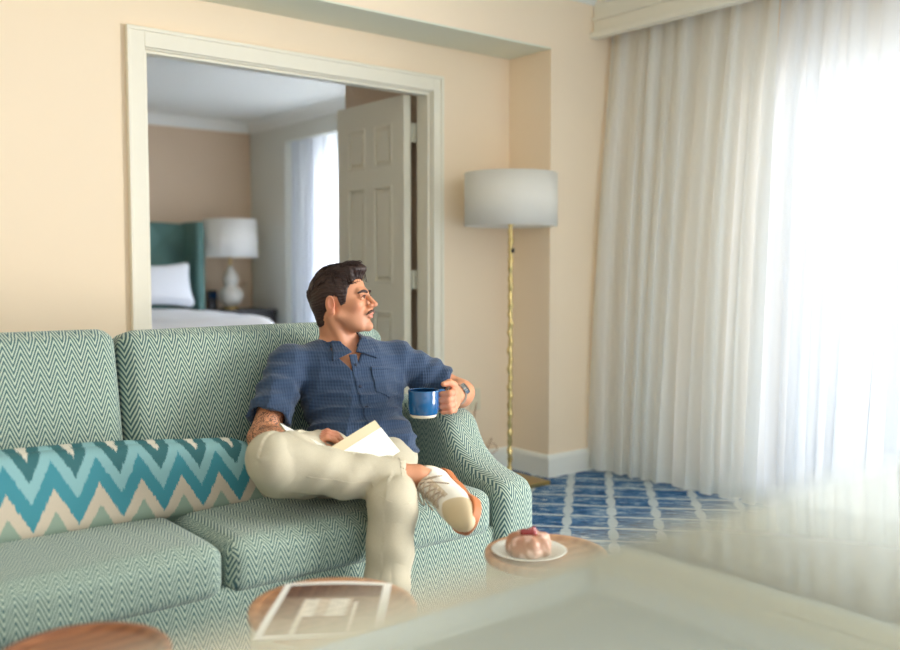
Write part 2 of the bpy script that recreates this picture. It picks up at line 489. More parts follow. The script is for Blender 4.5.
def sdf_mesh(f, lo, hi, h):
    lo = np.asarray(lo, float); hi = np.asarray(hi, float)
    B = 8; nb = np.ceil((hi-lo)/(h*B)).astype(int); n = nb*B+1
    G = np.full(tuple(n), 1.0, np.float32)
    ii = np.stack(np.meshgrid(*[np.arange(k) for k in nb], indexing='ij'), -1).reshape(-1, 3)
    cen = lo+(ii*B+B/2)*h; dc = f(cen)
    rad = h*B*.5*1.7321*1.5+.012
    for ins in ii[dc < -rad]: G[ins[0]*B:ins[0]*B+B+1, ins[1]*B:ins[1]*B+B+1, ins[2]*B:ins[2]*B+B+1] = -1
    act = ii[np.abs(dc) <= rad]
    loc = np.stack(np.meshgrid(*[np.arange(B+1)]*3, indexing='ij'), -1).reshape(-1, 3)
    for s in range(0, len(act), 400):
        blk = act[s:s+400]; idx = (blk[:, None, :]*B+loc[None])
        v = f(lo+idx.reshape(-1, 3)*h).astype(np.float32).reshape(len(blk), B+1, B+1, B+1)
        for q, w in zip(blk, v): G[q[0]*B:q[0]*B+B+1, q[1]*B:q[1]*B+B+1, q[2]*B:q[2]*B+B+1] = w
    S = G < 0
    c8 = [S[i:n[0]-1+i, j:n[1]-1+j, k:n[2]-1+k] for i in (0, 1) for j in (0, 1) for k in (0, 1)]
    alls = c8[0].copy(); anys = c8[0].copy()
    for c in c8[1:]: alls &= c; anys |= c
    cells = np.argwhere(anys & ~alls)
    cid = np.full(tuple(n-1), -1, np.int32); cid[cells[:, 0], cells[:, 1], cells[:, 2]] = np.arange(len(cells))
    acc = np.zeros((len(cells), 3)); cnt = np.zeros(len(cells))
    cor = [(i, j, k) for i in (0, 1) for j in (0, 1) for k in (0, 1)]
    for a in cor:
        for ax in range(3):
            if a[ax]: continue
            b = list(a); b[ax] = 1
            ga = G[cells[:, 0]+a[0], cells[:, 1]+a[1], cells[:, 2]+a[2]]; gb = G[cells[:, 0]+b[0], cells[:, 1]+b[1], cells[:, 2]+b[2]]
            m = (ga < 0) != (gb < 0); t = np.where(m, ga/(ga-gb+1e-20), 0)
            P = np.tile(np.array(a, float), (len(cells), 1)); P[:, ax] += t
            acc[m] += P[m]; cnt[m] += 1
    V = lo+(cells+acc/cnt[:, None])*h
    Fs = []
    for ax in range(3):
        o1, o2 = [(1, 2), (2, 0), (0, 1)][ax]
        sl0 = [slice(1, -1)]*3; sl1 = [slice(1, -1)]*3; sl0[ax] = slice(0, n[ax]-1); sl1[ax] = slice(1, n[ax])
        s0 = S[tuple(sl0)]; s1 = S[tuple(sl1)]; e = np.argwhere(s0 != s1)
        if len(e) == 0: continue
        inside = s0[e[:, 0], e[:, 1], e[:, 2]]
        e = e+1; e[:, ax] -= 1
        def c(d1, d2):
            q = e.copy(); q[:, o1] -= d1; q[:, o2] -= d2; return cid[q[:, 0], q[:, 1], q[:, 2]]
        quad = np.stack([c(1, 1), c(0, 1), c(0, 0), c(1, 0)], 1)
        quad[~inside] = quad[~inside][:, ::-1]; Fs.append(quad)
    F = np.concatenate(Fs); F = F[(F >= 0).all(1)]
    return V, F
def np_obj(name, V, F, mat, parent=None):
    me = bpy.data.meshes.new(name); nf = len(F)
    me.vertices.add(len(V)); me.vertices.foreach_set('co', np.asarray(V, np.float32).ravel())
    me.loops.add(nf*4); me.loops.foreach_set('vertex_index', np.asarray(F, np.int32).ravel())
    me.polygons.add(nf); me.polygons.foreach_set('loop_start', np.arange(nf, dtype=np.int32)*4); me.polygons.foreach_set('loop_total', np.full(nf, 4, np.int32))
    me.update(calc_edges=True); me.validate()
    me.polygons.foreach_set('use_smooth', [True]*len(me.polygons)); me.materials.append(mat)
    o = bpy.data.objects.new(name, me); link(o, parent)
    if parent is not None: o.matrix_parent_inverse = pinv(parent)
    return o
def sdf_obj(name, f, lo, hi, h, mat, parent=None):
    V, F = sdf_mesh(f, lo, hi, h); return np_obj(name, V, F, mat, parent)

# ================================================================== THE ROOM
def structure(name, lst, mat, bev=0):
    o = boxes(name, lst, mat, bev=bev); o['kind'] = 'structure'; return o
YB = 3.80; ZC = 2.64
structure('floor', [(-2.7, 4.3, -3.2, 7.9, -.05, 0)], M['carpet'])
structure('ceiling', [(-2.7, 4.3, -3.2, 3.80, ZC, ZC+.1)], M['ceiling'])
XL, XR, ZO = 1.455, 2.980, 2.035
structure('wall_back', [(-2.7, XL, YB, YB+.12, 0, ZC), (XR, 4.3, YB, YB+.12, 0, ZC), (XL, XR, YB, YB+.12, ZO, ZC),
                        (3.51, 4.3, 3.48, YB, 0, ZC), (-2.7, 3.51, 3.48, YB, 2.27, ZC)], M['wall'])
structure('ceiling_soffit', [(-2.6, 3.509, 3.481, 3.799, 2.262, 2.27)], M['soffit'])
structure('wall_left', [(-2.7, -2.6, -3.2, 3.8, 0, ZC)], M['wall'])
structure('wall_right', [(4.08, 4.24, 2.50, 3.48, 0, ZC), (4.08, 4.24, .70, 1.0, 0, ZC), (4.08, 4.24, -3.2, -1.4, 0, ZC), (4.08, 4.24, -1.4, .70, 2.06, ZC), (4.08, 4.24, -1.4, .70, 0, .06), (4.08, 4.24, 1.0, 2.50, 2.06, ZC), (4.08, 4.24, 1.0, 2.50, 0, .06)], M['wall'])
# crown along the header and the window wall, valance box
crown = [(0, 0), (0, -.10), (.012, -.10), (.02, -.085), (.05, -.045), (.075, -.02), (.09, -.02), (.09, 0)]
for i, a in enumerate([((-2.6, 3.48, ZC), (3.83, 3.48, ZC), (0, -1)), ((-2.6, -3.2, ZC), (-2.6, 3.48, ZC), (1, 0))]):
    profile_run('trim_%d' % (i+1), crown, *a, M['white_trim'])['kind'] = 'structure'
v = empty('curtain_valance', (3.93, 1.2, 2.36), 'long cream painted box valance over the window curtains, below the ceiling', 'valance')
boxes('face_board', [(3.83, 3.85, -1.6, 3.478, 2.365, ZC-.002)], M['trim'], v)
boxes('bottom_lip', [(3.80, 3.86, -1.6, 3.479, 2.36, 2.392)], M['trim'], v, bev=.004)
boxes('cap_molding', [(3.815, 3.83, -1.6, 3.479, 2.455, 2.475)], M['trim'], v, bev=.003)
profile_run('top_molding', [(0, 0), (0, -.10), (.012, -.10), (.02, -.085), (.05, -.045), (.075, -.02), (.09, -.02), (.09, -.001), (0, -.001)], (3.83, -1.6, ZC-.001), (3.83, 3.385, ZC-.001), (-1, 0), M['white_trim'], v)
# baseboards
base = [(0, 0), (.016, 0), (.016, .10), (.012, .112), (.004, .122), (0, .122)]
for nm, a in (('baseboard_back', ((3.045, YB, 0), (3.495, YB, 0), (0, -1))), ('baseboard_left', ((-2.6, YB, 0), (1.37, YB, 0), (0, -1))),
              ('baseboard_pilaster', ((3.51, YB, 0), (3.51, 3.48, 0), (-1, 0))), ('baseboard_corner', ((3.494, 3.48, 0), (4.08, 3.48, 0), (0, -1)))):
    profile_run(nm, base, *a, M['white_trim'])['kind'] = 'structure'
# door casing and jamb
cas = boxes('trim_3', [(1.393, 1.462, 3.782, 3.80, 0, 2.095), (2.967, 3.022, 3.782, 3.80, 0, 2.095), (1.462, 2.967, 3.782, 3.80, 2.028, 2.095),
                      (1.386, 1.402, 3.772, 3.80, 0, 2.090), (3.012, 3.028, 3.772, 3.80, 0, 2.090), (1.386, 3.028, 3.772, 3.80, 2.09, 2.106)], M['trim'], bev=.003)
cas['kind'] = 'structure'
jm = boxes('trim_4', [(1.455, 1.470, 3.80, 3.925, 0, 2.035), (2.965, 2.980, 3.80, 3.925, 0, 2.035), (1.470, 2.965, 3.80, 3.925, 2.022, 2.035),
                      (2.953, 2.965, 3.815, 3.845, 0, 2.022), (1.470, 1.482, 3.815, 3.845, 0, 2.022), (1.482, 2.953, 3.815, 3.845, 2.010, 2.022)], M['trim'], bev=.002)
jm['kind'] = 'structure'
# bedroom shell
YF, XB, ZB = 7.74, 3.95, 2.42
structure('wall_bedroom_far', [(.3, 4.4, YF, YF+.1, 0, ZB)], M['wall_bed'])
structure('wall_bedroom_right', [(XB, 4.24, 7.10, YF, 0, ZB), (XB, 4.24, 4.70, 7.10, 2.2, ZB), (4.16, 4.24, 4.70, 7.10, 2.1, 2.2), (4.16, 4.24, 4.70, 7.10, 0, .06), (4.16, 4.24, 6.72, 7.10, 0, 2.2)], M['white_wall'])
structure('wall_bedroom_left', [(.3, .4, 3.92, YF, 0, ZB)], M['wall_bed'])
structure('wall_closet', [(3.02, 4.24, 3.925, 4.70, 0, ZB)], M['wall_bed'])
structure('ceiling_bedroom', [(.3, 4.3, 3.92, 7.9, ZB, ZB+.1)], M['ceiling'])
bc = [(0, 0), (0, -.085), (.01, -.085), (.02, -.07), (.045, -.03), (.065, -.012), (.08, -.012), (.08, 0)]
for i, a in enumerate([((.4, YF, ZB), (XB, YF, ZB), (0, -1)), ((XB, 4.70, ZB), (XB, YF, ZB), (-1, 0))]):
    profile_run('trim_%d' % (i+5), bc, *a, M['white_trim'])['kind'] = 'structure'
# windows
def window(n, x, y0, y1, z0, z1, bars):
    r = bpy.data.objects.new('window_%d' % n, None); r.location = (x, (y0+y1)/2, z0); COL.objects.link(r); r['kind'] = 'structure'
    w = .05
    L = [(x-.03, x+.03, y0, y0+w, z0, z1), (x-.03, x+.03, y1-w, y1, z0, z1), (x-.03, x+.03, y0+w, y1-w, z0, z0+w), (x-.03, x+.03, y0+w, y1-w, z1-w, z1)]
    for b in range(1, bars):
        yy = y0+(y1-y0)*b/bars; L.append((x-.02, x+.02, yy-.03, yy+.03, z0+w, z1-w))
    boxes('window_frame', L, M['white_trim'], r)
    boxes('window_pane', [(x-.003, x+.003, y0+w, y1-w, z0+w, z1-w)], M['glass'], r)
window(1, 4.16, 1.0, 2.50, .06, 2.06, 2)
window(3, 4.16, -1.4, .70, .06, 2.06, 2)  # made-up window out of view, added to let side light in
window(2, 4.20, 4.70, 6.72, .06, 2.1, 2)

# ------------------------------------------------------------------ curtains
def curtain(name, y0, y1, xt, xb, ztop, zbot, sp, amp, mat, label, group=None, seed=1, hem_mat=None):
    rnd = random.Random(seed); L = abs(y1-y0); n = int(L/sp*14); m = 44
    r = empty(name, (xb, (y0+y1)/2, zbot), label, 'curtain', group)
    ph = []; p = 0
    for i in range(n+1):
        p += 2*PI/14*(1+.35*math.sin(i*.11+seed)+.2*math.sin(i*.047)); ph.append(p)
    def pos(i, j, off=0):
        t = j/m; y = y0+(y1-y0)*i/n; z = ztop+(zbot-ztop)*t
        flare = (1-(1-t)**1.6)
        x = xt+(xb-xt)*flare
        a = amp*(.65+.5*t)*(1+.3*math.sin(i*.23+seed*2))
        s = math.sin(ph[i]+.35*math.sin(t*2.2+i*.05)); s = math.copysign(abs(s)**.8, s)
        x += a*s+.008*math.sin(t*5+i*.3)
        y += .012*math.sin(ph[i]*2+t)*(.5+t)+.012*math.sin(t*3+i*.07)
        return (x+off, y, z)
    V = [pos(i, j) for i in range(n+1) for j in range(m+1)]
    F = [(i*(m+1)+j, (i+1)*(m+1)+j, (i+1)*(m+1)+j+1, i*(m+1)+j+1) for i in range(n) for j in range(m)]
    pydata('drape', V, F, mat, r)
    HV = []; k = 3
    for i in range(n+1):
        a = pos(i, m); b = pos(i, m-2)
        for q in range(k+1):
            t = q/k; HV.append((a[0]+(b[0]-a[0])*t-.003, a[1]+(b[1]-a[1])*t, a[2]+.001+(b[2]-a[2])*t*.7))
    HF = [(i*(k+1)+j, (i+1)*(k+1)+j, (i+1)*(k+1)+j+1, i*(k+1)+j+1) for i in range(n) for j in range(k)]
    pydata('hem', HV, HF, mat, r)
    return r
curtain('sheer_curtain', 3.46, 2.42, 3.96, 3.80, 2.41, .02, .118, .026, M['drape'], 'pale grey pleated curtain hanging at the corner beside the floor lamp', seed=3)
curtain('sheer_curtain', 2.43, .85, 3.96, 3.80, 2.41, .02, .125, .024, M['sheer'], 'bright translucent sheer curtain glowing across the window at the edge of the photo', seed=5)
curtain('sheer_curtain', 7.085, 4.76, 4.0, 4.0, 2.25, .03, .12, .022, M['bed_sheer'], 'white sheer curtain in the bedroom seen through the doorway', seed=9)

# ------------------------------------------------------------------ door leaf
d = bpy.data.objects.new('door_1', None); d.location = (2.92, 3.90, 0); COL.objects.link(d); d['kind'] = 'structure'
DX0, DX1, DY0, DY1, DT = 2.888, 2.932, 3.936, 4.578, 2.022
st = .115
mid = (DY0+DY1)/2
cols = [(4.042, 4.218), (4.299, 4.470)]
rows = [(.25, .89), (1.04, 1.565), (1.665, 1.89)]
L = [(DX0, DX1, DY0, 4.042, .01, DT), (DX0, DX1, 4.470, DY1, .01, DT), (DX0, DX1, 4.218, 4.299, .01, DT)]
zz = [.01]+[z for r in rows for z in r]+[DT]
for a, b in zip(zz[0::2], zz[1::2]):
    for c in cols: L.append((DX0, DX1, c[0], c[1], a, b))
boxes('leaf', L, M['door'], d)
for c in cols:
    for r in rows:
        bm = bmesh.new()
        bm_box(bm, DX0+.012, DX1-.012, c[0], c[1], r[0], r[1])
        e = .014
        for q in ((c[0], c[0]+e, r[0], r[1]), (c[1]-e, c[1], r[0], r[1]), (c[0]+e, c[1]-e, r[0], r[0]+e), (c[0]+e, c[1]-e, r[1]-e, r[1])):
            bm_box(bm, DX0-.003, DX0+.012, q[0], q[1], q[2], q[3], bev=.003)
        bm_box(bm, DX0+.003, DX0+.013, c[0]+.030, c[1]-.030, r[0]+.030, r[1]-.030, bev=.006)
        bmesh.ops.recalc_face_normals(bm, faces=bm.faces)
        from_bm('door_panel', bm, M['door'], d, False)
for z in (.25, 1.06, 1.83):
    bm = bmesh.new()
    bm_box(bm, 2.930, 2.966, 3.926, 3.932, z-.05, z+.05, bev=.002)
    for k in range(5): bm_box(bm, 2.936, 2.950, 3.920, 3.934, z-.05+k*.0205, z-.05+k*.0205+.018, bev=.003)
    bmesh.ops.recalc_face_normals(bm, faces=bm.faces)
    from_bm('hinge', bm, M['hinge'], d, False)

# ================================================================== SOFA
CH = M['chev']
sofa = empty('sofa', (1.03, 2.62, 0), 'three-cushion-wide sofa upholstered in teal and cream chevron fabric', 'sofa')
sofa['label'] = 'long sofa upholstered in teal and cream chevron fabric before the doorway'
rbox('base_frame', (1.03, 2.62, .185), (.94, .44, .115), .02, CH, sofa, (60, 20, 8))
rbox('back_frame', (1.03, 3.01, .50), (1.04, .07, .39), .05, CH, sofa, (60, 8, 24))
for i, xc in enumerate((.565, 1.485)):
    rbox('seat_cushion', (xc+.002, 2.53, .344), (.456, .365, .072), .042, CH, sofa, (46, 30, 14), bulge=(.004, .010, .014))
    ring = []
    for k in range(96):
        a = 2*PI*k/96; ca, sa = math.cos(a), math.sin(a)
        ring.append((xc+.002+math.copysign(abs(ca)**.22, ca)*.449, 2.53+math.copysign(abs(sa)**.22, sa)*.362, .394))
    pp = tubes('piping', [(ring, .0045)], CH, sofa.children[-1] if False else sofa, 6, True); uv_by_box(pp)
RT = Matrix.Rotation(math.radians(-11), 3, 'X')
for xc in (.525, 1.475):
    w = .462 if xc < 1 else .475
    def fnb(c, n): return (c.x, c.z*1.02+max(0, c.y-2.86)*1.0)
    rbox('back_cushion', (xc, 2.86, .672 if xc < 1 else .664), (w, .085, .258), .048, CH, sofa, (40, 12, 30), bulge=(.004, .026, .004), rot=RT, fn=fnb)
# arms: side profile in (y,z) swept across x with rounded top edges
def arm(xi, xo, nm='arm'):
    prof = [(2.155, .075), (2.148, .20), (2.148, .36), (2.155, .40), (2.175, .425), (2.21, .439), (2.27, .452), (2.325, .472), (2.375, .505), (2.41, .550), (2.432, .590), (2.465, .618), (2.53, .632), (2.70, .638), (2.95, .640), (3.06, .64)]
    P = [Vector((0, y, z)) for y, z in prof]; P = catmull(P, 5)
    n = len(P); K = 18; V = []; F = []; w = (xo-xi)/2; xc = (xi+xo)/2; rr = .045
    # cross-section across x; rounded corner: inset along the profile normal
    prof_n = []
    for i in range(n):
        t = (P[min(i+1, n-1)]-P[max(i-1, 0)]).normalized(); prof_n.append(Vector((0, -t.z, t.y)))
    offs = []
    for k in range(K+1):
        s = -1+2*k/K
        e = abs(s); 
        if e > .45: q = (e-.45)/.55; ang = q*PI/2; xx = (w-rr)+rr*math.sin(ang); dn = rr*(1-math.cos(ang))
        else: xx = (w-rr)*e/.45; dn = 0
        dn -= .006*(1-e*e)
        offs.append((math.copysign(xx, s), dn))
    for i in range(n):
        y, z = P[i].y, P[i].z
        for xx, dn in offs:
            p = P[i]-prof_n[i]*dn; V.append((xc+xx+(.012 if z > .5 else 0)*math.copysign(1, xx)*0, p.y, p.z))
    for i in range(n-1):
        for k in range(K): a = i*(K+1)+k; F.append((a, a+1, a+K+2, a+K+1))
    # side skins down to the bottom
    for side, k in ((0, 0), (1, K)):
        for i in range(n-1):
            a = i*(K+1)+k; b = (i+1)*(K+1)+k
            va, vb = V[a], V[b]; j = len(V); V.append((va[0], max(va[1], 2.20), .075)); V.append((vb[0], max(vb[1], 2.20), .075))
            F.append((a, b, j+1, j) if side == 0 else (b, a, j, j+1))
    o = pydata(nm, V, F, CH, sofa)
    bm = bmesh.new(); bm.from_mesh(o.data); bmesh.ops.remove_doubles(bm, verts=bm.verts, dist=.0004)
    bmesh.ops.recalc_face_normals(bm, faces=bm.faces); bm.to_mesh(o.data); bm.free()
    for p in o.data.polygons: p.use_smooth = True
    def fn(c, nn):
        if abs(nn.x) > .75: return (c.y, c.z)
        # along the profile
        s = 0 if c.y < 2.17 else c.y-2.17
        return (c.x, c.z+s*.75)
    uv_by_box(o, fn); return o
arm(1.955, 2.115); arm(-.055, .105)
for x in (.06, 1.98):
    for y in (2.24, 3.0): lathe('foot', [(.022, 0), (.03, .075)], (x, y, 0), M['night'], sofa, 20)

# lumbar pillow
lp = rbox('lumbar_pillow', (.79, 2.58, .522), (.60, .05, .124), .05, M['ikat'], None, (60, 14, 30), bulge=(0, .035, 0), rot=Matrix.Rotation(math.radians(-14), 3, 'X'),
          fn=lambda c, n: (c.x, (c.z-.405)*1.03))
for vv in lp.data.vertices:   # pinched ends and a soft sag
    e = abs(vv.co.x-.79)/.60; k = 1-.22*max(0, e-.75)/.25
    k *= 1-.17*max(0, (vv.co.x-.6)/.7)
    vv.co.z = .390+(vv.co.z-.405)*k*1.09+.004*math.sin(vv.co.x*9)
tag(lp, 'long lumbar pillow with teal, turquoise and cream zigzags lying on the sofa', 'pillow')

# ================================================================== FLOOR LAMP
fl = empty('floor_lamp', (3.245, 3.50, 0), 'tall brass floor lamp with white drum shade in the corner by the curtain', 'lamp')
boxes('base_plate', [(3.095, 3.398, 3.355, 3.655, 0, .022)], M['brass_flat'], fl, bev=.003)
pr_ = []
for k in range(90):
    z = .022+1.40*k/89; pr_.append((.0125+.0028*math.sin(k*2.1)+.0012*math.sin(k*.9), z))
pole = lathe('pole', pr_, (3.245, 3.50, 0), M['brass'], fl, 20)
for vv in pole.data.vertices:   # hammered twist
    a = math.sin(vv.co.z*70); vv.co.x += .0022*a; vv.co.y += .0022*math.cos(vv.co.z*63)
bm = bmesh.new(); bm_box(bm, 3.237, 3.253, 3.480, 3.488, 1.20, 1.222, bev=.002); from_bm('switch', bm, M['black'], fl, False)
lathe('lamp_shade', [(.234, 1.335), (.238, 1.335), (.238, 1.603), (.234, 1.603), (.234, 1.335)], (3.245, 3.50, 0), M['shade'], fl, 72, False)
lathe('shade_diffuser', [(.0, 1.345), (.233, 1.345)], (3.245, 3.50, 0), M['shade'], fl, 48, False)
tubes('cord', [(catmull([(3.255, 3.65, .03), (3.20, 3.74, .05), (3.27, 3.765, .10), (3.36, 3.77, .16), (3.40, 3.77, .12), (3.32, 3.77, .10), (3.36, 3.77, .19), (3.30, 3.77, .14), (3.25, 3.78, .12), (3.235, 3.782, .25), (3.262, 3.786, .395)], 8), .0022)], M['cord'], fl, 6)
ow = empty('wall_outlet', (3.262, 3.80, .41), 'ivory duplex wall outlet with a plug behind the sofa arm', 'outlet')
boxes('cover_plate', [(3.226, 3.298, 3.792, 3.80, .35, .47)], M['plastic'], ow, bev=.003)
for z in (.385, .435): boxes('socket', [(3.246, 3.278, 3.789, 3.793, z-.016, z+.016)], M['plastic'], ow, bev=.002)

# ================================================================== BEDROOM FURNITURE
bed = empty('bed', (2.10, 6.7, 0), 'hotel bed with tufted teal wingback headboard seen through the doorway', 'bed')
def headboard():
    nx, nz = 90, 60; x0, x1, z0, z1 = .95, 3.27, .2, 1.49; V = []; F = []
    for i in range(nx+1):
        for j in range(nz+1):
            x = x0+(x1-x0)*i/nx; z = z0+(z1-z0)*j/nz
            u, w = x/.22, (z-.05)/.22
            a = abs(math.sin(PI*(u+w)/2))*abs(math.sin(PI*(u-w)/2))
            V.append((x, 7.70-.05-.05*a**.45, z))
    for i in range(nx):
        for j in range(nz): a = i*(nz+1)+j; F.append((a, a+nz+1, a+nz+2, a+1))
    pydata('headboard', V, F, M['teal_vel'], bed)
    rbox('headboard_frame', (2.11, 7.69, .80), (1.19, .04, .71), .03, M['teal_vel'], bed, (10, 4, 8))
    rbox('wing', (3.285, 7.53, .80), (.035, .19, .71), .02, M['teal_vel'], bed, (4, 8, 8))
    rbox('wing', (.935, 7.53, .80), (.035, .19, .71), .02, M['teal_vel'], bed, (4, 8, 8))
headboard()
rbox('bed_base', (2.10, 6.68, .22), (1.02, .98, .16), .02, M['teal_vel'], bed, (8, 8, 4))
rbox('mattress', (2.10, 6.67, .52), (1.03, 1.0, .14), .06, M['linen'], bed, (20, 20, 6))
dv = rbox('duvet', (1.96, 6.42, .69), (1.09, .86, .10), .09, M['linen'], None, (50, 50, 10), bulge=(.0, .0, .03))
for vv in dv.data.vertices:
    vv.co.z += .010*mnoise.noise(Vector(vv.co)*5)
tag(dv, 'white duvet spread over the hotel bed', 'duvet')
plw = rbox('bed_pillow', (2.86, 7.30, .985), (.33, .07, .20), .06, M['linen'], None, (30, 10, 20), bulge=(0, .06, 0), rot=Matrix.Rotation(math.radians(-20), 3, 'X'))
for vv in plw.data.vertices:
    ex = (vv.co.x-2.86)/.33; ez = (vv.co.z-.985)/.2
    vv.co.x = 2.86+(vv.co.x-2.86)*(1-.13*(1-ez*ez)); vv.co.z = .985+(vv.co.z-.985)*(1-.20*(1-min(1, ex*ex)))
tag(plw, 'white pillow propped upright against the teal headboard', 'pillow', 'bed pillows')
p2 = plw.copy(); COL.objects.link(p2); p2.location = (-.80, .0, 0); p2['label'] = 'second white bed pillow, mostly hidden by the door frame'
ns = empty('nightstand', (3.63, 7.45, 0), 'dark wood nightstand between the bed and the bedroom window wall', 'nightstand')
boxes('cabinet_body', [(3.36, 3.90, 7.22, 7.70, .08, .735)], M['night'], ns, bev=.004)
boxes('table_top', [(3.345, 3.915, 7.20, 7.715, .735, .765)], M['night'], ns, bev=.004)
for z in (.14, .44): boxes('drawer', [(3.38, 3.88, 7.205, 7.22, z, z+.27)], M['night'], ns, bev=.003)
for x in (3.39, 3.87):
    for y in (7.25, 7.67): boxes('leg', [(x-.02, x+.02, y-.02, y+.02, 0, .08)], M['night'], ns)
bl = empty('table_lamp', (3.575, 7.40, .765), 'ceramic gourd table lamp with white drum shade beside the bed', 'lamp')
lathe('lamp_foot', [(.0, 0), (.065, 0), (.065, .02), (.05, .03)], (3.575, 7.40, .765), M['brass_flat'], bl, 32)
lathe('gourd_body', [(.05, .03), (.085, .06), (.105, .11), (.10, .155), (.07, .19), (.052, .205), (.06, .23), (.068, .265), (.058, .30), (.035, .34), (.02, .37), (.015, .38)], (3.575, 7.40, .765), M['cer_lamp'], bl, 40)
lathe('lamp_neck', [(.012, .38), (.012, .47)], (3.575, 7.40, .765), M['brass_flat'], bl, 16)
lathe('lamp_shade', [(.232, .45), (.236, .45), (.224, .775), (.220, .775), (.232, .45)], (3.575, 7.40, .765), M['shade'], bl, 64, False)
tel = empty('telephone', (3.46, 7.56, .765), 'black telephone standing on the nightstand behind the lamp', 'telephone')
tel['label'] = 'black upright clock radio on the nightstand beside the lamp'; tel['category'] = 'clock'; tel.name = 'clock_radio'
boxes('case', [(3.42, 3.50, 7.50, 7.56, .766, .93)], M['black'], tel, bev=.008)
boxes('display', [(3.43, 3.49, 7.497, 7.501, .86, .91)], M['mug_in'], tel)

# ================================================================== DRUM TABLES, MAGAZINE, PLATE
def drum(c, r, wood, label):
    t = empty('drum_table', (c[0], c[1], 0), label, 'side table', 'round drum side tables in front of the sofa')
    lathe('drum_base', [(0, 0), (r*.97, 0), (r*.975, .01), (r*.975, .412), (0, .412)], (c[0], c[1], 0), M['drum'], t, 64)
    lathe('round_top', [(0, .4125), (r*.99, .4125), (r, .416), (r, .426), (r*.985, .430), (r*.90, .430), (r*.87, .4265), (r*.84, .422), (r*.80, .4205), (0, .4205)], (c[0], c[1], 0), wood, t, 80)
    return t
drum((1.588, 1.582), .150, M['wood'], 'round wood-topped drum table holding the plate, beside the sofa arm')
drum((.990, 1.600), .172, M['wood'], 'round wood-topped drum table under the printed magazine')
drum((.510, 1.675), .155, M['wood_dark'], 'empty dark wood drum table at the lower edge of the photo')
# magazine page (printed picture of a room)
def mag():
    c = [Vector((.770, 1.527, .4325)), Vector((.975, 1.405, .4325)), Vector((1.146, 1.612, .4325)), Vector((.966, 1.752, .4325))]
    root = empty('magazine', (.97, 1.58, .432), 'magazine with a brown printed room picture lying on the middle drum table', 'magazine')
    nx, ny = 90, 110
    for nm, dz in (('page_stack', 0), ('printed_page', .0035)):
        V = []; F = []; C = []
        rnd = np.random.RandomState(4)
        for i in range(nx+1):
            for j in range(ny+1):
                u, w = i/nx, j/ny
                p = c[0].lerp(c[1], u).lerp(c[3].lerp(c[2], u), w)
                p.z += dz+.004*math.sin(u*PI)*(w) + .003*math.sin(w*6)*.5+ .0025
                V.append(p)
                if .06 < u < .93 and .05 < w < .95:
                    g = .5+.5*math.sin(u*37+math.sin(w*21)*2)*math.sin(w*31+u*9)
                    col = np.array([.25, .17, .12])
                    if w > .70: col = np.array([.11, .055, .035]); col = col*(1.6 if (w*22) % 1 < .18 or (u*7) % 1 < .12 else 1)
                    elif .30 < u < .68 and .32 < w < .66: col = np.array([.72, .67, .58]) if (u*8) % 2 < 1.2 else np.array([.55, .45, .35])
                    elif w < .30: col = np.array([.33, .25, .18])
                    if abs(u-.28) < .02 and w < .66 or abs(u-.72) < .015 and w < .6: col = np.array([.75, .68, .58])
                    col = col*(.85+.3*g)
                else: col = np.array([.86, .85, .80])
                C.append(col)
        for i in range(nx):
            for j in range(ny): a = i*(ny+1)+j; F.append((a, a+ny+1, a+ny+2, a+1))
        if dz:
            o = pydata(nm, V, F, M['print'], root); set_col(o, np.array(C))
        else:
            o = pydata(nm, V, F, M['paper'], root)
            s = o.modifiers.new('thick', 'SOLIDIFY'); s.thickness = .003; s.offset = 1
mag()
# plate and pastry
PX, PY = 1.548, 1.600
lathe('dessert_plate', [(0, 0), (.045, 0), (.048, .004), (.07, .008), (.090, .016), (.092, .018), (.089, .0195), (.068, .013), (.05, .008), (0, .007)], (PX, PY, .421), M['plate'], None, 64)
pt = bpy.data.objects['dessert_plate']; pt.name = 'dessert_plate'; tag(pt, 'small white round plate under the pastry on the drum table', 'plate')
def pastry(p):
    q = p-A3(PX, PY, .429)
    d = smax(ell(q, (0, 0, .018), (.055, .052, .050)), q[:, 2]-.049, .014)
    d = smin(d, ell(q, (0, 0, .012), (.053, .051, .020)), .01)
    r = np.hypot(q[:, 0], q[:, 1]); a = np.arctan2(q[:, 1], q[:, 0])
    d = d+.0022*np.sin(a*7+1)*np.clip((r-.02)/.02, 0, 1)+.0012*wav(p, 31, 150)
    return smax(d, -q[:, 2], .003)
pa = sdf_obj('pastry', pastry, (PX-.07, PY-.07, .415), (PX+.07, PY+.07, .49), .0018, M['pastry'])
tag(pa, 'round glazed pastry with red berry topping on the white plate', 'pastry')
vc = verts_np(pa); q = vc-np.array([PX, PY, .429]); rr = np.hypot(q[:, 0], q[:, 1]); an = np.arctan2(q[:, 1], q[:, 0])
swirl = np.clip(wav(vc.astype(float), 33, 130)*2.2+.1, 0, 1); cc = np.outer(1-swirl, [.40, .18, .10])+np.outer(swirl, [.74, .48, .38])
side = np.clip((.018-q[:, 2])/.01, 0, 1); cc = cc*(1-side[:, None]*.25)
set_col(pa, cc)
def berry(p):
    d = None; rs = np.random.RandomState(2)
    for i in range(9):
        e = sph(p, (PX+rs.uniform(-.022, .022), PY+rs.uniform(-.02, .02), .4825+rs.uniform(-.002, .002)), rs.uniform(.007, .010)); d = e if d is None else smin(d, e, .004)
    return d
M['berry'] = plain('berry_jam', hexc(150, 52, 54), .15, nz=.3, nscale=90, coat=.6)
sdf_obj('berry_topping', berry, (PX-.045, PY-.045, .464), (PX+.045, PY+.045, .504), .0016, M['berry'], pa)

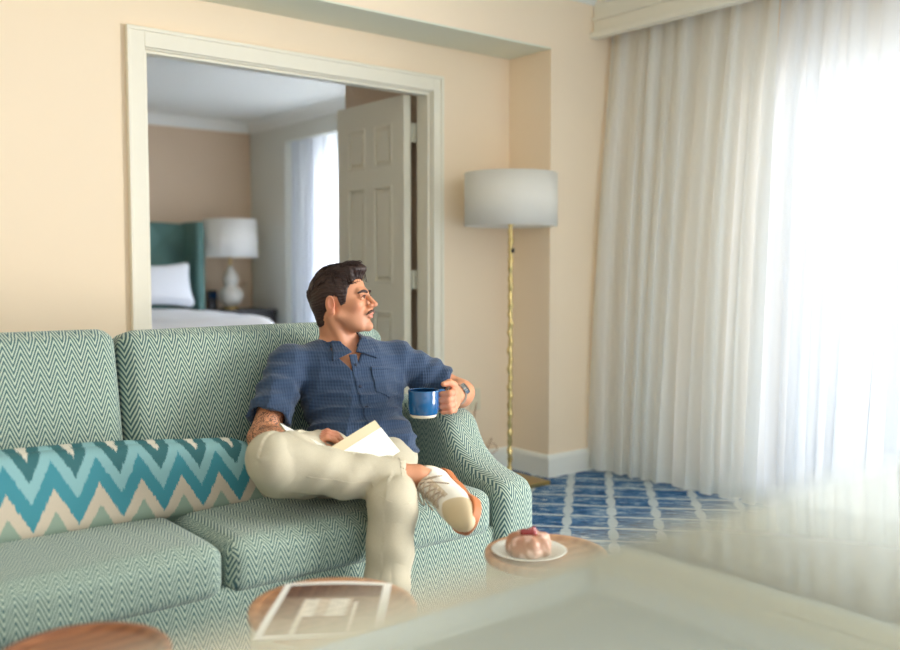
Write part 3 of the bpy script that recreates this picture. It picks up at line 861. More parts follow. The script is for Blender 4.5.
# ================================================================== NEAR GLOSSY TABLE
gt = empty('bar_table', (.35, -.42, 0), 'glossy pale bar-height table in the foreground reflecting the ceiling and curtain', 'table')
ZT = .993
boxes('table_top', [(-.75, 1.35, -.75, .292, ZT-.025, ZT)], M['gloss'], gt, bev=.004)
boxes('apron', [(-.68, 1.28, .22, .24, ZT-.10, ZT-.026), (-.68, 1.28, -.69, -.67, ZT-.10, ZT-.026)], M['table_leg'], gt)
for x in (-.67, 1.27):
    for y in (-.68, .235): boxes('leg', [(x-.025, x+.025, y-.025, y+.025, 0, ZT-.026)], M['table_leg'], gt, bev=.004)

# ================================================================== THE MAN
man = empty('person', (1.62, 2.40, .44), 'man in navy polo shirt and cream chinos sitting cross-legged on the sofa', 'person')
RS, LS = A3(1.490, 2.670, .803), A3(1.872, 2.590, .800)
RE, RW = A3(1.325, 2.545, .600), A3(1.350, 2.385, .602)
LE, LW = A3(2.068, 2.482, .684), A3(1.915, 2.325, .706)
HR, HL = A3(1.560, 2.470, .515), A3(1.705, 2.425, .515)
KR, AR = A3(1.205, 2.250, .598), A3(1.585, 2.100, .522)
KL, AL = A3(1.484, 2.080, .470), A3(1.415, 2.030, .100)
NB = A3(1.680, 2.645, .842)
LAT = A3(.979, -.205, 0); FWD = A3(-.205, -.979, 0)
UPT = np.cross(LAT, FWD); 
# lean the torso frame back
_c, _s = math.cos(math.radians(22)), math.sin(math.radians(22))
TU = A3(0, 0, 1)*_c-FWD*_s; TF = FWD*_c+A3(0, 0, 1)*_s
TR = np.stack([LAT, TF, TU], 1)
CH_C = A3(1.682, 2.592, .722)
# head frame
HF = A3(.600, -.797, .165); HF /= np.linalg.norm(HF)
HLf = np.cross(A3(.03, .02, 1), HF); HLf /= np.linalg.norm(HLf); HU = np.cross(HF, HLf)
HRm = np.stack([HF, HLf, HU], 1); HO = A3(1.660, 2.608, 1.010); HS = .945
def tohead(p): return ((p-HO)@HRm)/HS
def fromhead(q): return HO+(HRm@np.asarray(q, float))*HS
def head(q):
    y = np.abs(q[:, 1]); s = q.copy(); s[:, 1] = y     # symmetric features
    d = ell(q, (-.012, 0, .035), (.098, .077, .086))
    d = smin(d, ell(q, (.030, 0, -.028), (.060, .058, .082)), .02)
    d = smin(d, cap(s, (.000, .054, -.048), (.062, .020, -.098), .017, .015), .018)
    d = smin(d, ell(q, (.040, 0, -.072), (.046, .046, .038)), .02)
    d = smin(d, sph(q, (.0805, 0, -.100), .0175), .014)
    d = smin(d, cap(s, (.086, .006, .020), (.078, .036, .022), .0115, .010), .012)      # brow
    d = smin(d, ell(s, (.064, .042, -.022), (.022, .018, .018)), .018)                  # cheekbone
    d = smax(d, -ell(s, (.100, .031, .002), (.014, .017, .011)), .010)                   # socket
    d = smin(d, ell(s, (.0805, .031, .0005), (.0125, .0145, .0115)), .004)                 # lids around the eyeball
    d = smin(d, cap(s, (.088, .018, .0095), (.084, .044, .0085), .0028, .0022), .004)
    d = smin(d, cap(s, (.0900, .021, -.0070), (.0860, .043, -.0050), .0030, .0026), .004)
    d = smin(d, chain(q, [(.089, 0, .018), (.103, 0, -.008), (.117, 0, -.027)], [.0075, .0075, .0098], .006), .008)
    d = smin(d, ell(s, (.103, .0115, -.031), (.011, .0075, .0078)), .005)               # nostril wings
    d = smax(d, -ell(s, (.110, .0065, -.0385), (.004, .003, .003)), .003)
    d = smin(d, ell(q, (.088, 0, -.052), (.017, .026, .017)), .012)                     # muzzle
    d = smin(d, ell(q, (.0975, 0, -.0575), (.0070, .020, .0045)), .004)                  # upper lip
    d = smin(d, ell(q, (.0945, 0, -.0685), (.0075, .017, .0055)), .004)                  # lower lip
    d = smax(d, -cap(s, (.105, 0, -.0630), (.094, .025, -.0605), .0016, .0014), .002)   # mouth line
    e = q-A3(-.011, -.0, 0); e[:, 1] = y
    ear = ell(e, (-.006, .079, -.008), (.0185, .0085, .032), np.array([[.96, -.22, .12], [.24, .97, 0], [-.1, 0, .99]]))
    ear = smax(ear, -ell(e, (.001, .086, -.004), (.0095, .006, .018)), .004)
    ear = smin(ear, ell(e, (-.001, .078, -.034), (.009, .006, .009)), .006)
    d = smin(d, ear, .005)
    return d*HS
def neck(p): return cap(p, fromhead((-.035, 0, -.045)), NB+A3(0, .015, -.01), .056, .062)
def fingers_left(p):
    d = None
    W = LW
    for z, r, dx in ((.727, .0098, .004), (.7075, .0100, 0), (.688, .0096, .003), (.670, .0084, .009)):
        mcp = A3(1.846+dx, 2.262, z); pip = A3(1.812+dx, 2.238, z+.002); dip = A3(1.797+dx, 2.257, z-.001); tip = A3(1.806+dx, 2.276, z-.001)
        e = chain(p, [mcp, pip, dip, tip], [r*1.08, r, r*.92, r*.82], .003)
        e = smin(e, sph(p, pip, r*1.06), .003)
        m = cap(p, W+(A3(0, 0, z)-A3(0, 0, .70))*.5, mcp, .016, r*1.2)
        d = smin(e, m, .006) if d is None else smin(d, smin(e, m, .006), .0028)
    pm = ell(p, (1.872, 2.288, .700), (.045, .019, .037), np.stack([A3(.83, .45, 0)/.944, A3(-.45, .83, 0)/.944, A3(0, 0, 1)], 1))
    d = smin(d, pm, .008)
    th = chain(p, [A3(1.893, 2.300, .722), A3(1.866, 2.277, .748), A3(1.836, 2.263, .759), A3(1.812, 2.262, .756)], [.0165, .0125, .0112, .0088], .004)
    return smin(d, th, .006)
def fingers_right(p):
    d = None; W = RW
    pm = ell(p, (1.374, 2.360, .609), (.040, .033, .015), np.stack([A3(.80, -.60, .1), A3(.60, .80, 0), A3(-.08, .06, 1)], 1))
    for i in range(4):
        o = A3(.45, .80, .10)*(i-1.3)*.0205
        r = (.0086, .0098, .0102, .0098)[i]; L = (.85, 1, 1.06, .98)[i]
        mcp = A3(1.396, 2.336, .618)+o; pip = mcp+A3(.028, -.014, .013)*L; dip = pip+A3(.023, -.012, -.008)*L; tip = dip+A3(.013, -.007, -.016)*L
        e = chain(p, [mcp, pip, dip, tip], [r*1.1, r, r*.92, r*.8], .003); e = smin(e, sph(p, pip, r*1.07), .003)
        m = cap(p, W, mcp, .016, r*1.25)
        e = smin(e, m, .006); d = e if d is None else smin(d, e, .0028)
    d = smin(d, pm, .008)
    th = chain(p, [W+A3(.01, -.02, .005), A3(1.374, 2.326, .602), A3(1.398, 2.306, .602), A3(1.416, 2.300, .598)], [.016, .0135, .0115, .009], .004)
    return smin(d, th, .006)
def body(p):
    big = smin(ell(p, CH_C, (.160, .100, .180), TR), ell(p, (1.640, 2.50, .59), (.130, .095, .15), TR), .05)
    big = smin(big, cap(p, RS, LS, .050), .05)
    big = smin(big, cap(p, HR, HL, .090), .05)
    hp = tohead(p); hd = np.where(np.linalg.norm(p-HO, axis=1) < .2, head(hp), np.linalg.norm(p-HO, axis=1)-.12)
    nk = neck(p)
    d = smin(big, smin(nk, cap(p, NB, RS+A3(.03, 0, 0), .045, .045), .03), .03); d = smin(d, cap(p, NB, LS-A3(.03, 0, 0), .045, .045), .03)
    # neck muscles and throat
    d = smin(d, cap(p, fromhead((-.03, -.058, -.045)), NB+FWD*.045+LAT*.008-A3(0, 0, .012), .016, .014), .012)
    d = smin(d, cap(p, fromhead((.005, .035, -.075)), NB+FWD*.045-LAT*.0+A3(0, 0, -.015), .014, .013), .012)
    d = smin(d, hd, .016)
    # arms
    def limb(a, b, c, r):
        e = smin(cap(p, a, b, r[0], r[1]), cap(p, b, b+(c-b)*.35, r[1], r[2]), .02)
        e = smin(e, cap(p, b+(c-b)*.35, c, r[2], r[3]), .02); return e
    ar = limb(RS, RE, RW, (.052, .041, .041, .027)); al = limb(LS, LE, LW, (.050, .043, .046, .029))
    ar = smin(ar, fingers_right(p), .010); al = smin(al, fingers_left(p), .010)
    d = smin(d, ar, .012); d = smin(d, al, .012)
    lr = smin(cap(p, HR, KR, .075, .052), cap(p, KR, AR, .040, .034), .02); lr = smin(lr, cap(p, AR, AR+A3(.02, -.01, -.01), .034, .034), .01)
    ll = smin(cap(p, HL, KL, .075, .052), cap(p, KL, AL, .048, .034), .02)
    return smin(smin(d, lr, .01), ll, .01)
skin = sdf_obj('body', body, (1.08, 1.90, .06), (2.14, 2.80, 1.17), .0025, M['skin'], man)
vc = verts_np(skin).astype(float); hq = tohead(vc)
col = np.tile(np.array(hexc(208, 145, 108)[:3]), (len(vc), 1))
def tint(mask, c, k=1): 
    global col
    m = np.clip(mask, 0, 1)[:, None]*k; col = col*(1-m)+np.array(hexc(*c)[:3])*m
isH = (np.linalg.norm(vc-HO, axis=1) < .17)
g = lambda c, r: np.exp(-(((hq-np.array(c))/np.array(r))**2).sum(1))*isH
hqa = hq.copy(); hqa[:, 1] = np.abs(hqa[:, 1])
ga = lambda c, r: np.exp(-(((hqa-np.array(c))/np.array(r))**2).sum(1))*isH
tint(ga((.07, .045, -.03), (.025, .02, .022)), (224, 150, 120), .7)
tint(g((.118, 0, -.028), (.012, .014, .012)), (226, 148, 118), .7)
beard = (hq[:, 2] < -.045)*(hq[:, 2] > -.125)*(hq[:, 0] > -.01)*isH
tint(np.clip((-.035-hq[:, 2])/.03, 0, 1)*(hq[:, 0] > .0)*isH, (190, 136, 108), .45)
tint(ga((-.004, .086, -.008), (.03, .012, .04))*(hqa[:, 1] > .074), (226, 140, 112), .7)
tint(g((.102, 0, -.063), (.014, .018, .0075))*1.6, (204, 122, 106), .9)
tint(ga((.07, .075, .02), (.04, .03, .05))*0, (150, 110, 90), .5)
for hc in ((1.83, 2.26, .70), (1.42, 2.34, .63)):
    tint(np.exp(-(np.linalg.norm(vc-np.array(hc), axis=1)/.05)**2), (228, 150, 122), .8)
set_col(skin, col)
ta = cap(vc, RS+(RE-RS)*.55, RE, .06); ink = np.clip((.012-ta)/.01, 0, 1)*np.clip((vc[:, 0] < 1.42), 0, 1)
ink = np.maximum(ink, np.clip((.055-cap(vc, RE, RE+(RW-RE)*.7, 0.0))/.01, 0, 1)*.8)
set_col(skin, np.repeat(ink[:, None], 3, 1), 'Ink')

# eyes, brows, moustache
for s in (-1, 1):
    bm = bmesh.new(); bmesh.ops.create_uvsphere(bm, u_segments=24, v_segments=16, radius=.0112*HS)
    for v_ in bm.verts: v_.co = Vector(fromhead((.0819, s*.031, .0005)))+v_.co
    ey = from_bm('eye', bm, M['eye'], man)
    bm = bmesh.new(); gd = A3(.93, .0 if s < 0 else .10, .0); gd = A3(.985, -.02, .03)
    gd /= np.linalg.norm(gd); ct = A3(.0819, s*.031, .0005)+gd*.0075
    bmesh.ops.create_uvsphere(bm, u_segments=16, v_segments=10, radius=.0060*HS)
    for v_ in bm.verts: v_.co = Vector(fromhead(ct))+v_.co
    from_bm('iris', bm, M['iris'], ey)
    L = []
    P0 = catmull([fromhead((.0905, s*.0185, .0022)), fromhead((.0960, s*.026, .0072)), fromhead((.0945, s*.036, .0068)), fromhead((.0865, s*.0445, .0010))], 5)
    tubes('upper_eyelid', [(P0, [.0008+.0012*math.sin(PI*k/(len(P0)-1)) for k in range(len(P0))])], M['hair'], ey, 6)
    P1 = catmull([fromhead((.0985, s*.009, .0170)), fromhead((.0985, s*.020, .0205)), fromhead((.0925, s*.034, .0225)), fromhead((.0780, s*.049, .0165))], 6)
    tubes('eyebrow', [(P1, [.0018+.0030*math.sin(PI*(.12+.8*k/(len(P1)-1))) for k in range(len(P1))])], M['hair'], man, 8)
def stache(p):
    q = tohead(p); q = q.copy(); q[:, 1] = np.abs(q[:, 1])
    d = chain(q, [(.1045, 0, -.0490), (.1040, .009, -.0495), (.0995, .020, -.0535), (.0905, .0285, -.0600)], [.0036, .0044, .0038, .0018], .003)
    return (d+.0009*np.sin(q[:, 1]*2600+q[:, 2]*500))*HS
c0 = fromhead((.10, 0, -.05))
sdf_obj('moustache', stache, c0-.05, c0+.05, .0011, M['stache'], man)

def hairf(p):
    q = tohead(p); x, y, z = q[:, 0], q[:, 1], q[:, 2]; ya = np.abs(y)
    d = ell(q, (-.014, 0, .036), (.1055, .0825, .0915))
    nape = cap(q*A3(1, .72, 1), (-.064, 0, -.005), (-.064, 0, -.060), .048, .038)
    d = smin(d, nape, .02)
    d = smin(d, ell(q, (.046, .004, .102), (.056, .054, .026)), .02)
    thr = np.interp(x, [-.13, -.07, -.045, -.034, -.026, -.012, .010, .016, .030, .038, .050, .066, .086, .11],
                    [-.078, -.076, -.070, -.06, .012, .022, .018, -.028, -.030, .002, .040, .062, .082, .100])
    thr = thr-.010*np.clip(1-ya/.03, 0, 1)*(x > .06)
    d = smax(d, thr-z+.0025*np.sin(y*900+x*500), .005)
    # strands: combed back and down the sides, forwards on top
    a = np.arctan2(y, z-.0)
    st = np.sin(a*46+np.sin(x*60)*1.5)*.5+np.sin(a*83+x*90)*.3+np.sin(x*260+y*300+z*120)*.25
    return (d-.0018*st)*HS
c0 = HO
hair = sdf_obj('hair', hairf, c0-.16, c0+A3(.16, .16, .17), .0022, M['hair'], man)
rnd = random.Random(5); Lk = []
for i in range(230):
    x0 = rnd.uniform(-.08, .062); y0 = rnd.uniform(-.068, .068)
    ln = rnd.uniform(.030, .055); pts = []; lift = rnd.uniform(.001, .010)
    for k in range(7):
        t = k/6; x = x0+ln*t*(.75); y = y0+.012*math.sin(t*2+i)-.010*t
        e = 1-((x+.014)/.1065)**2-(y/.0835)**2
        z = .036+.0915*math.sqrt(max(e, .02))
        e2 = 1-((x-.046)/.056)**2-((y-.004)/.054)**2
        if e2 > 0: z = max(z, .102+.026*math.sqrt(e2))
        pts.append(fromhead((x, y, z+.001+lift*math.sin(t*PI*.6))))
    if pts[-1] is not None and x < .104: Lk.append((pts, [.0026*(1-.85*(k/6)**2)*rnd.uniform(.7, 1.1) for k in range(7)]))
for i in range(60):    # back of the head, falling to the nape
    y0 = rnd.uniform(-.06, .06); pts = []; z0 = rnd.uniform(-.0, .06)
    for k in range(6):
        t = k/5; z = z0-(z0+.072)*t*rnd.uniform(.85, 1) if k else z0
        e = max(.05, 1-((z-.04)/.0935)**2-(y0/.0835)**2) if z > -.02 else .45
        x = -.014-.1065*math.sqrt(e) if z > -.02 else -.086-.006*math.sin(z*40)
        pts.append(fromhead((max(x, -.121)-.002, y0*(1-.2*t), z)))
    Lk.append((catmull(pts, 2), [.003*(1-.8*k/10) for k in range(11)]))
lk = tubes('lock', Lk, M['hair'], hair, 5); lk.name = 'hair_locks'

# ---- shirt
SLR, SLL = RS+(RE-RS)*.76, LS+(LE-LS)*.74
def torso(p):
    d = smin(ell(p, CH_C, (.182, .116, .190), TR), ell(p, (1.643, 2.498, .590), (.148, .112, .16), TR), .05)
    d = smin(d, cap(p, RS+A3(.02, 0, -.01), LS+A3(-.02, 0, -.01), .066), .045)
    d = smin(d, cap(p, HR+A3(0, 0, .025), HL+A3(.0, 0, .025), .104), .05)
    return smin(d, smin(cap(p, NB-A3(0, 0, .03), RS, .055, .058), cap(p, NB-A3(0, 0, .03), LS, .055, .058), .03), .03)
NBF = NB+FWD*.055
VT = NBF-A3(0, 0, .078)+FWD*.050-LAT*.015
def shirt_raw(p):
    d = torso(p)
    ra = (RE-RS)/np.linalg.norm(RE-RS); la = (LE-LS)/np.linalg.norm(LE-LS)
    sr = smax(cap(p, RS, RS+(RE-RS)*.9, .066, .070), pl(p, ra, SLR), .004)
    sl = smax(cap(p, LS, LS+(LE-LS)*.95, .068, .064), pl(p, la+A3(.1, 0, .15), SLL), .004)
    sr = smax(sr, -smax(cap(p, RS, RE, .058, .058), -pl(p, ra, SLR-ra*.03), .002), .002)
    sl = smax(sl, -smax(cap(p, LS, LE, .053, .052), -pl(p, la, SLL-la*.03), .002), .002)
    d = smin(d, sr, .022); d = smin(d, sl, .022)
    # folds: pulling from the shoulders toward the belly, and around the waist
    q = (p-CH_C)@TR
    f = np.sin(q[:, 0]*38+q[:, 2]*55+wav(p, 1, 14)*1.6)*.5+np.sin(-q[:, 0]*30+q[:, 2]*70+wav(p, 2, 12)*1.8)*.5
    f = 1-2*np.abs(f)**.8
    amp = .0032+.0045*np.clip((.03-q[:, 2])/.15, 0, 1)
    d = d-amp*f*.9+.002*wav(p, 3, 28)
    # armhole creases
    for S, E in ((RS, RE), (LS, LE)):
        t = (p-S)@(E-S)/np.dot(E-S, E-S)
        d = d+.0055*np.sin(t*26+wav(p, 5, 15)*2)*np.exp(-((np.linalg.norm(p-(S+E)/2, axis=1)/.12)**2))
    return d
def neck_hole(p):
    h = cap(p, fromhead((-.03, 0, -.06)), NB-A3(0, 0, .01), .062, .066)
    q = (p-VT)@TR    # wedge up from the V point
    w = np.maximum(np.abs(q[:, 0])-np.clip(q[:, 2], 0, .085)*.60, -q[:, 2]); w = np.maximum(w, -(q[:, 1]+.08))
    return smin(h, w, .006)
def shirt(p):
    hem = pl(p, A3(0, 0, -1), A3(0, 0, .478+0))
    d = smax(shirt_raw(p), hem+.003*np.sin(p[:, 0]*60), .006)
    return smax(d, -neck_hole(p), .003)
sh = sdf_obj('shirt', shirt, (1.22, 2.26, .46), (2.10, 2.82, .96), .004, M['shirt'], man)
def patch(fn_mask, off=.004): return lambda p: smax(smax(shirt_raw(p)-off, -(shirt_raw(p)+.004), .001), fn_mask(p), .0012)
def q_of(p): return (p-CH_C)@TR
def placket(p):
    q = q_of(p); return np.maximum(np.maximum(np.abs(q[:, 0]+.020)-.013, q[:, 2]-.085), np.maximum(-q[:, 2]-.25, .02-q[:, 1]))
sdf_obj('placket', patch(placket, .0045), (1.50, 2.2, .46), (1.80, 2.62, .90), .0028, M['shirt'], sh)
def pocket(p):
    q = q_of(p); a, b = q[:, 0]-.080, q[:, 2]+.008
    return np.maximum(np.maximum(np.abs(a)-.048, b-.045), np.maximum(-b-.045-np.clip(.02-np.abs(a)*.45, 0, .03), .0-q[:, 1]))
sdf_obj('chest_pocket', patch(pocket, .004), (1.68, 2.36, .62), (1.90, 2.60, .86), .0028, M['shirt'], sh)
def pocket_hem(p):
    q = q_of(p); a, b = q[:, 0]-.080, q[:, 2]+.008
    return np.maximum(np.maximum(np.abs(a)-.048, b-.045), np.maximum(-b+.034, .0-q[:, 1]))
sdf_obj('pocket_hem', patch(pocket_hem, .0065), (1.68, 2.36, .62), (1.90, 2.60, .86), .0028, M['shirt'], sh)
# collar: band around the neck plus two pointed flaps lying on the chest
def collar(p):
    nk = cap(p, fromhead((-.03, 0, -.06)), NB-A3(0, 0, .02), .064, .070)
    q = (p-NB)@TR
    band = smax(np.abs(nk-.004)-.0035, np.maximum(q[:, 2]-.030-.25*np.clip(-q[:, 1], -.1, .1), -q[:, 2]-.03), .003)
    r = q_of(p); s = np.abs(r[:, 0]+.012)
    # flap: between neck hole edge and a line running down-outwards to the point
    h = r[:, 2]
    tri = np.maximum(np.maximum(s-(.060+(.150-h)*.20), -(h-(.088+(s-.02)*-.35))), .0-r[:, 1])
    tri = np.maximum(tri, s-.086)
    fl = np.maximum(np.maximum(shirt_raw(p)-.0085, -(shirt_raw(p)+.002)), tri)
    inner = -((.105 + 0*h) - 0) 
    d = smin(band, fl, .004)
    w = np.abs(r[:, 0]+.015)-np.clip(h-.082, 0, .07)*.62
    w = np.maximum(w, -(r[:, 1]+.02))
    d = smax(d, -w, .002)
    return smax(d, -cap(p, fromhead((-.03, 0, -.06)), NB-A3(0, 0, .02), .0605, .066), .002)
sdf_obj('collar', collar, (1.52, 2.42, .78), (1.86, 2.80, .97), .0028, M['shirt'], sh)
def surf(l, h):      # point on the shirt front at torso coordinates
    t = np.linspace(.25, .0, 260); P = CH_C+TR@np.array([l, 0, h]); pts = P+t[:, None]*TF
    dd = shirt_raw(pts); i = int(np.argmax(dd < .005)); return pts[i]
for h in (.045, -.03, -.105):
    c = surf(-.020, h); bm = bmesh.new()
    bmesh.ops.create_cone(bm, cap_ends=True, segments=20, radius1=.0055, radius2=.005, depth=.003)
    R = Vector((0, 0, 1)).rotation_difference(Vector(TF)).to_matrix()
    for v_ in bm.verts: v_.co = R @ v_.co+Vector(c)+Vector(TF)*.001
    from_bm('button', bm, M['button'], sh)

# ---- trousers
CUT = KR+(AR-KR)*.895
def fold(p, a, b, f, amp, seed):
    ab = b-a; L = np.linalg.norm(ab); t = (p-a)@ab/L
    n = np.cross(ab/L, A3(0, 0, 1)); n = n/np.linalg.norm(n); m = np.cross(ab/L, n); q = p-a
    g = np.arctan2(q@n, q@m+1e-6); w1 = wav(p, seed, 12); w2 = wav(p, seed+50, 9)
    return amp*(np.sin(t*f*.55+g*1.5+w1*2.2)*.55*(.5+.5*w2)+np.sin(t*f-g*1.2+w2*2.4)*.45*(.5-.5*w1))*1.5
def trousers(p):
    d = cap(p, HR, HL, .100)
    d = smin(d, cap(p, HR, KR, .096, .074), .03)
    d = smin(d, cap(p, KR+A3(.045, .05, -.055), HR+A3(0, -.06, -.02), .070, .085), .03)
    ll = smin(cap(p, HL, KL, .088, .070), cap(p, KL, AL+A3(0, 0, -.02), .069, .060), .02)
    sr = smin(cap(p, KR, KR+(AR-KR)*.45-A3(0, 0, .012), .073, .055), cap(p, KR+(AR-KR)*.45-A3(0, 0, .012), AR+(AR-KR)*.1, .055, .049), .02)
    sr = smin(sr, cap(p, KR+A3(.05, .0, -.045), KR+(AR-KR)*.75+A3(0, 0, -.035), .055, .045), .03)
    s = (AR-KR)/np.linalg.norm(AR-KR)
    sr = smax(sr, pl(p, s, CUT), .003)
    sr = smax(sr, -smax(cap(p, KR, AR+s*.05, .044, .0405), -pl(p, s, CUT-s*.03), .002), .002)
    sr = sr-fold(p, KR, AR, 70, .0060, 11)*np.clip((p@s-KR@s+.03)/.12, 0, 1)
    ll = ll-fold(p, KL, AL, 55, .0065, 12)
    d = d-fold(p, HR, KR, 60, .006, 13)
    d = smin(d, sr, .014); d = smin(d, ll, .012)
    # inseam / side seam ridges
    return d+.0012*wav(p, 15, 45)
tr = sdf_obj('trousers', trousers, (1.09, 1.93, .06), (1.95, 2.62, .70), .0038, M['pants'], man)
def march(f, P, D, L=.14):
    pts = P+np.linspace(L, 0, 280)[:, None]*D; dd = f(pts); return pts[int(np.argmax(dd < .0004))]
_D = A3(-.30, -.75, -.35); _D /= np.linalg.norm(_D)
tubes('side_seam', [([march(trousers, KR+(CUT-KR)*t_, _D) for t_ in np.linspace(.22, .985, 24)], .0011)], M['pants'], tr, 5)
_s = (AR-KR)/np.linalg.norm(AR-KR); _u = np.cross(_s, A3(0, 0, 1)); _u /= np.linalg.norm(_u); _w = np.cross(_s, _u)
tubes('cuff_stitch', [([march(trousers, CUT-_s*.020, _u*math.cos(a)+_w*math.sin(a), .09) for a in np.linspace(0, 2*PI, 40, endpoint=False)], .0009)], M['pants'], tr, 5, True)

# ---- shoes
def shoe(origin, x, z, nm='shoe'):
    x = np.asarray(x, float); x /= np.linalg.norm(x); z = np.asarray(z, float); z = z-x*np.dot(x, z); z /= np.linalg.norm(z); y = np.cross(z, x)
    R = np.stack([x, y, z], 1); S = .97; O = np.asarray(origin, float)-R@A3(0, 0, .092)*S
    T = lambda p: ((p-O)@R)/S
    W = lambda q: O+(R@np.asarray(q, float))*S
    def upper(p):
        q = T(p)
        d = ell(q, (.140, 0, .032), (.080, .047, .036)); d = smin(d, cap(q*A3(1, .88, 1), (.105, 0, .048), (.020, 0, .078), .038, .036), .025)
        d = smin(d, ell(q, (-.022, 0, .050), (.050, .037, .062)), .025)
        d = smin(d, ell(q, (.08, 0, .026), (.13, .043, .028)), .02)
        d = smin(d, cap(q*A3(1, .8, 1), (.075, 0, .078), (.028, 0, .122), .018, .019), .012)      # tongue
        d = smax(d, q[:, 2]-(.092+np.clip(q[:, 0]+.0, 0, .06)*.75), .003)
        d = smax(d, -cap(q*A3(1, .95, 1), (.002, 0, .075), (-.01, 0, .16), .031, .036), .003)
        d = smax(d, .014-q[:, 2], .002)
        return d*S
    bb = np.array([W((a, b, c)) for a in (-.09, .235) for b in (-.06, .06) for c in (-.01, .15)])
    u = sdf_obj(nm, upper, bb.min(0), bb.max(0), .0022, M['attr_cloth'], man)
    q = T(verts_np(u).astype(float)); c = np.tile(np.array(hexc(236, 230, 216)[:3]), (len(q), 1))
    def t_(m, k): 
        nonlocal c; m = np.clip(m, 0, 1)[:, None]; c = c*(1-m)+np.array(hexc(*k)[:3])*m
    t_(((q[:, 0]-.128-.25*np.abs(q[:, 1])+ (q[:, 2]-.05)*.2)*400), (206, 186, 150))
    t_((.012-np.abs(q[:, 0]-.122-.35*np.abs(q[:, 1])))*300*0, (236, 230, 214))
    t_((-.035-q[:, 0])*400, (206, 186, 150))
    eye = (np.abs(np.abs(q[:, 1])-.021) < .006)*(q[:, 0] > .03)*(q[:, 0] < .115)*(q[:, 2] > .05)
    t_(eye.astype(float)*.8, (196, 176, 142))
    set_col(u, c)
    def sole(p):
        q = T(p)
        d2 = chain(np.stack([q[:, 0], q[:, 1], q[:, 0]*0], 1), [(-.032, 0, 0), (.05, .002, 0), (.150, .0, 0), (.168, 0, 0)], [.040, .037, .052, .046], .02)
        return smax(d2, np.abs(q[:, 2]-.008-.25*np.clip(q[:, 0]-.16, 0, 1))-.0155, .005)*S
    sdf_obj('sole', sole, bb.min(0), bb.max(0), .0026, M['gum'], u)
    # laces
    def top(xx, yy):
        zz = np.linspace(.14, .02, 200); P = np.array([W((xx, yy, k)) for k in zz]); dd = upper(P); i = int(np.argmax(dd < .001)); return zz[i]
    L = []
    xs = [.112, .097, .082, .067, .052]
    for i, xx in enumerate(xs):
        for s in (-1, 1):
            x2 = xs[i+1] if i+1 < len(xs) else xx-.012
            pts = [(xx, -s*.025), (xx-.003, -s*.012), ((xx+x2)/2, 0), (x2+.003, s*.012), (x2, s*.024)]
            L.append((catmull([W((a, b, top(a, b)+.0045)) for a, b in pts], 3), .0027))
    k = W((.042, 0, top(.042, 0)+.008))
    for s in (-1, 1):
        L.append((catmull([k, W((.050, s*.026, .122)), W((.060, s*.044, .108)), W((.056, s*.052, .086)), W((.046, s*.036, .098)), k], 6), .0024))
        L.append((catmull([k, W((.058, s*.022, .112)), W((.075, s*.038, .090)), W((.085, s*.048, .070))], 6), .0024))
    tubes('laces', L, M['lace'], u, 6)
    return u
sR = shoe(A3(1.605, 2.090, .513), A3(-.241, -.884, -.326), A3(-.883, .174, .411))
sL = shoe(A3(1.415, 2.025, .092), A3(-.35, -.93, 0), A3(0, 0, 1))

# ---- watch and bracelet
wd = (LW-LE)/np.linalg.norm(LW-LE); wc = LW-wd*.012
wt = empty('wristwatch', tuple(wc), 'steel wristwatch with link bracelet on the wrist beside the mug', 'watch')
e1 = np.cross(wd, A3(0, 0, 1)); e1 /= np.linalg.norm(e1); e2 = np.cross(wd, e1)
if e1[1] > 0: e1 = -e1
Vb = []; bm = bmesh.new()
for k in range(22):
    a = 2*PI*k/22; rd = e1*math.cos(a)+e2*math.sin(a); tn = -e1*math.sin(a)+e2*math.cos(a); c = wc+rd*.0335
    vs = []
    for s1, s2, s3 in ((-1, -1, -1), (-1, -1, 1), (-1, 1, -1), (-1, 1, 1), (1, -1, -1), (1, -1, 1), (1, 1, -1), (1, 1, 1)):
        vs.append(bm.verts.new(Vector(c+rd*s1*.0026+tn*s2*.0041+wd*s3*.0085)))
    for f in ((0, 1, 3, 2), (4, 6, 7, 5), (0, 4, 5, 1), (2, 3, 7, 6), (0, 2, 6, 4), (1, 5, 7, 3)): bm.faces.new([vs[i] for i in f])
bmesh.ops.recalc_face_normals(bm, faces=bm.faces); from_bm('link_bracelet', bm, M['steel'], wt, False)
for nm, r, dp, off, mt in (('watch_case', .0195, .011, .038, 'steel'), ('dial', .0155, .001, .0440, 'black')):
    bm = bmesh.new(); bmesh.ops.create_cone(bm, cap_ends=True, segments=32, radius1=r, radius2=r*.95, depth=dp)
    rd = (e1*.8+e2*-.6*np.sign(e2[2])) ; rd = e1*.75+A3(0, 0, .55); rd /= np.linalg.norm(rd)
    R = Vector((0, 0, 1)).rotation_difference(Vector(rd)).to_matrix()
    for v_ in bm.verts: v_.co = R @ v_.co+Vector(wc+rd*off)
    from_bm(nm, bm, M[mt], wt, False)
rdv = (RW-RE)/np.linalg.norm(RW-RE); f1 = np.cross(rdv, A3(0, 0, 1)); f1 /= np.linalg.norm(f1); f2 = np.cross(rdv, f1)
br = tubes('bracelet', [([RW+rdv*.008+(f1*math.cos(a)+f2*math.sin(a))*.034 for a in [2*PI*k/40 for k in range(40)]], .0028)], M['steel'], None, 8, True)
tag(br, 'thin metal bracelet on the wrist resting by the open book', 'bracelet')

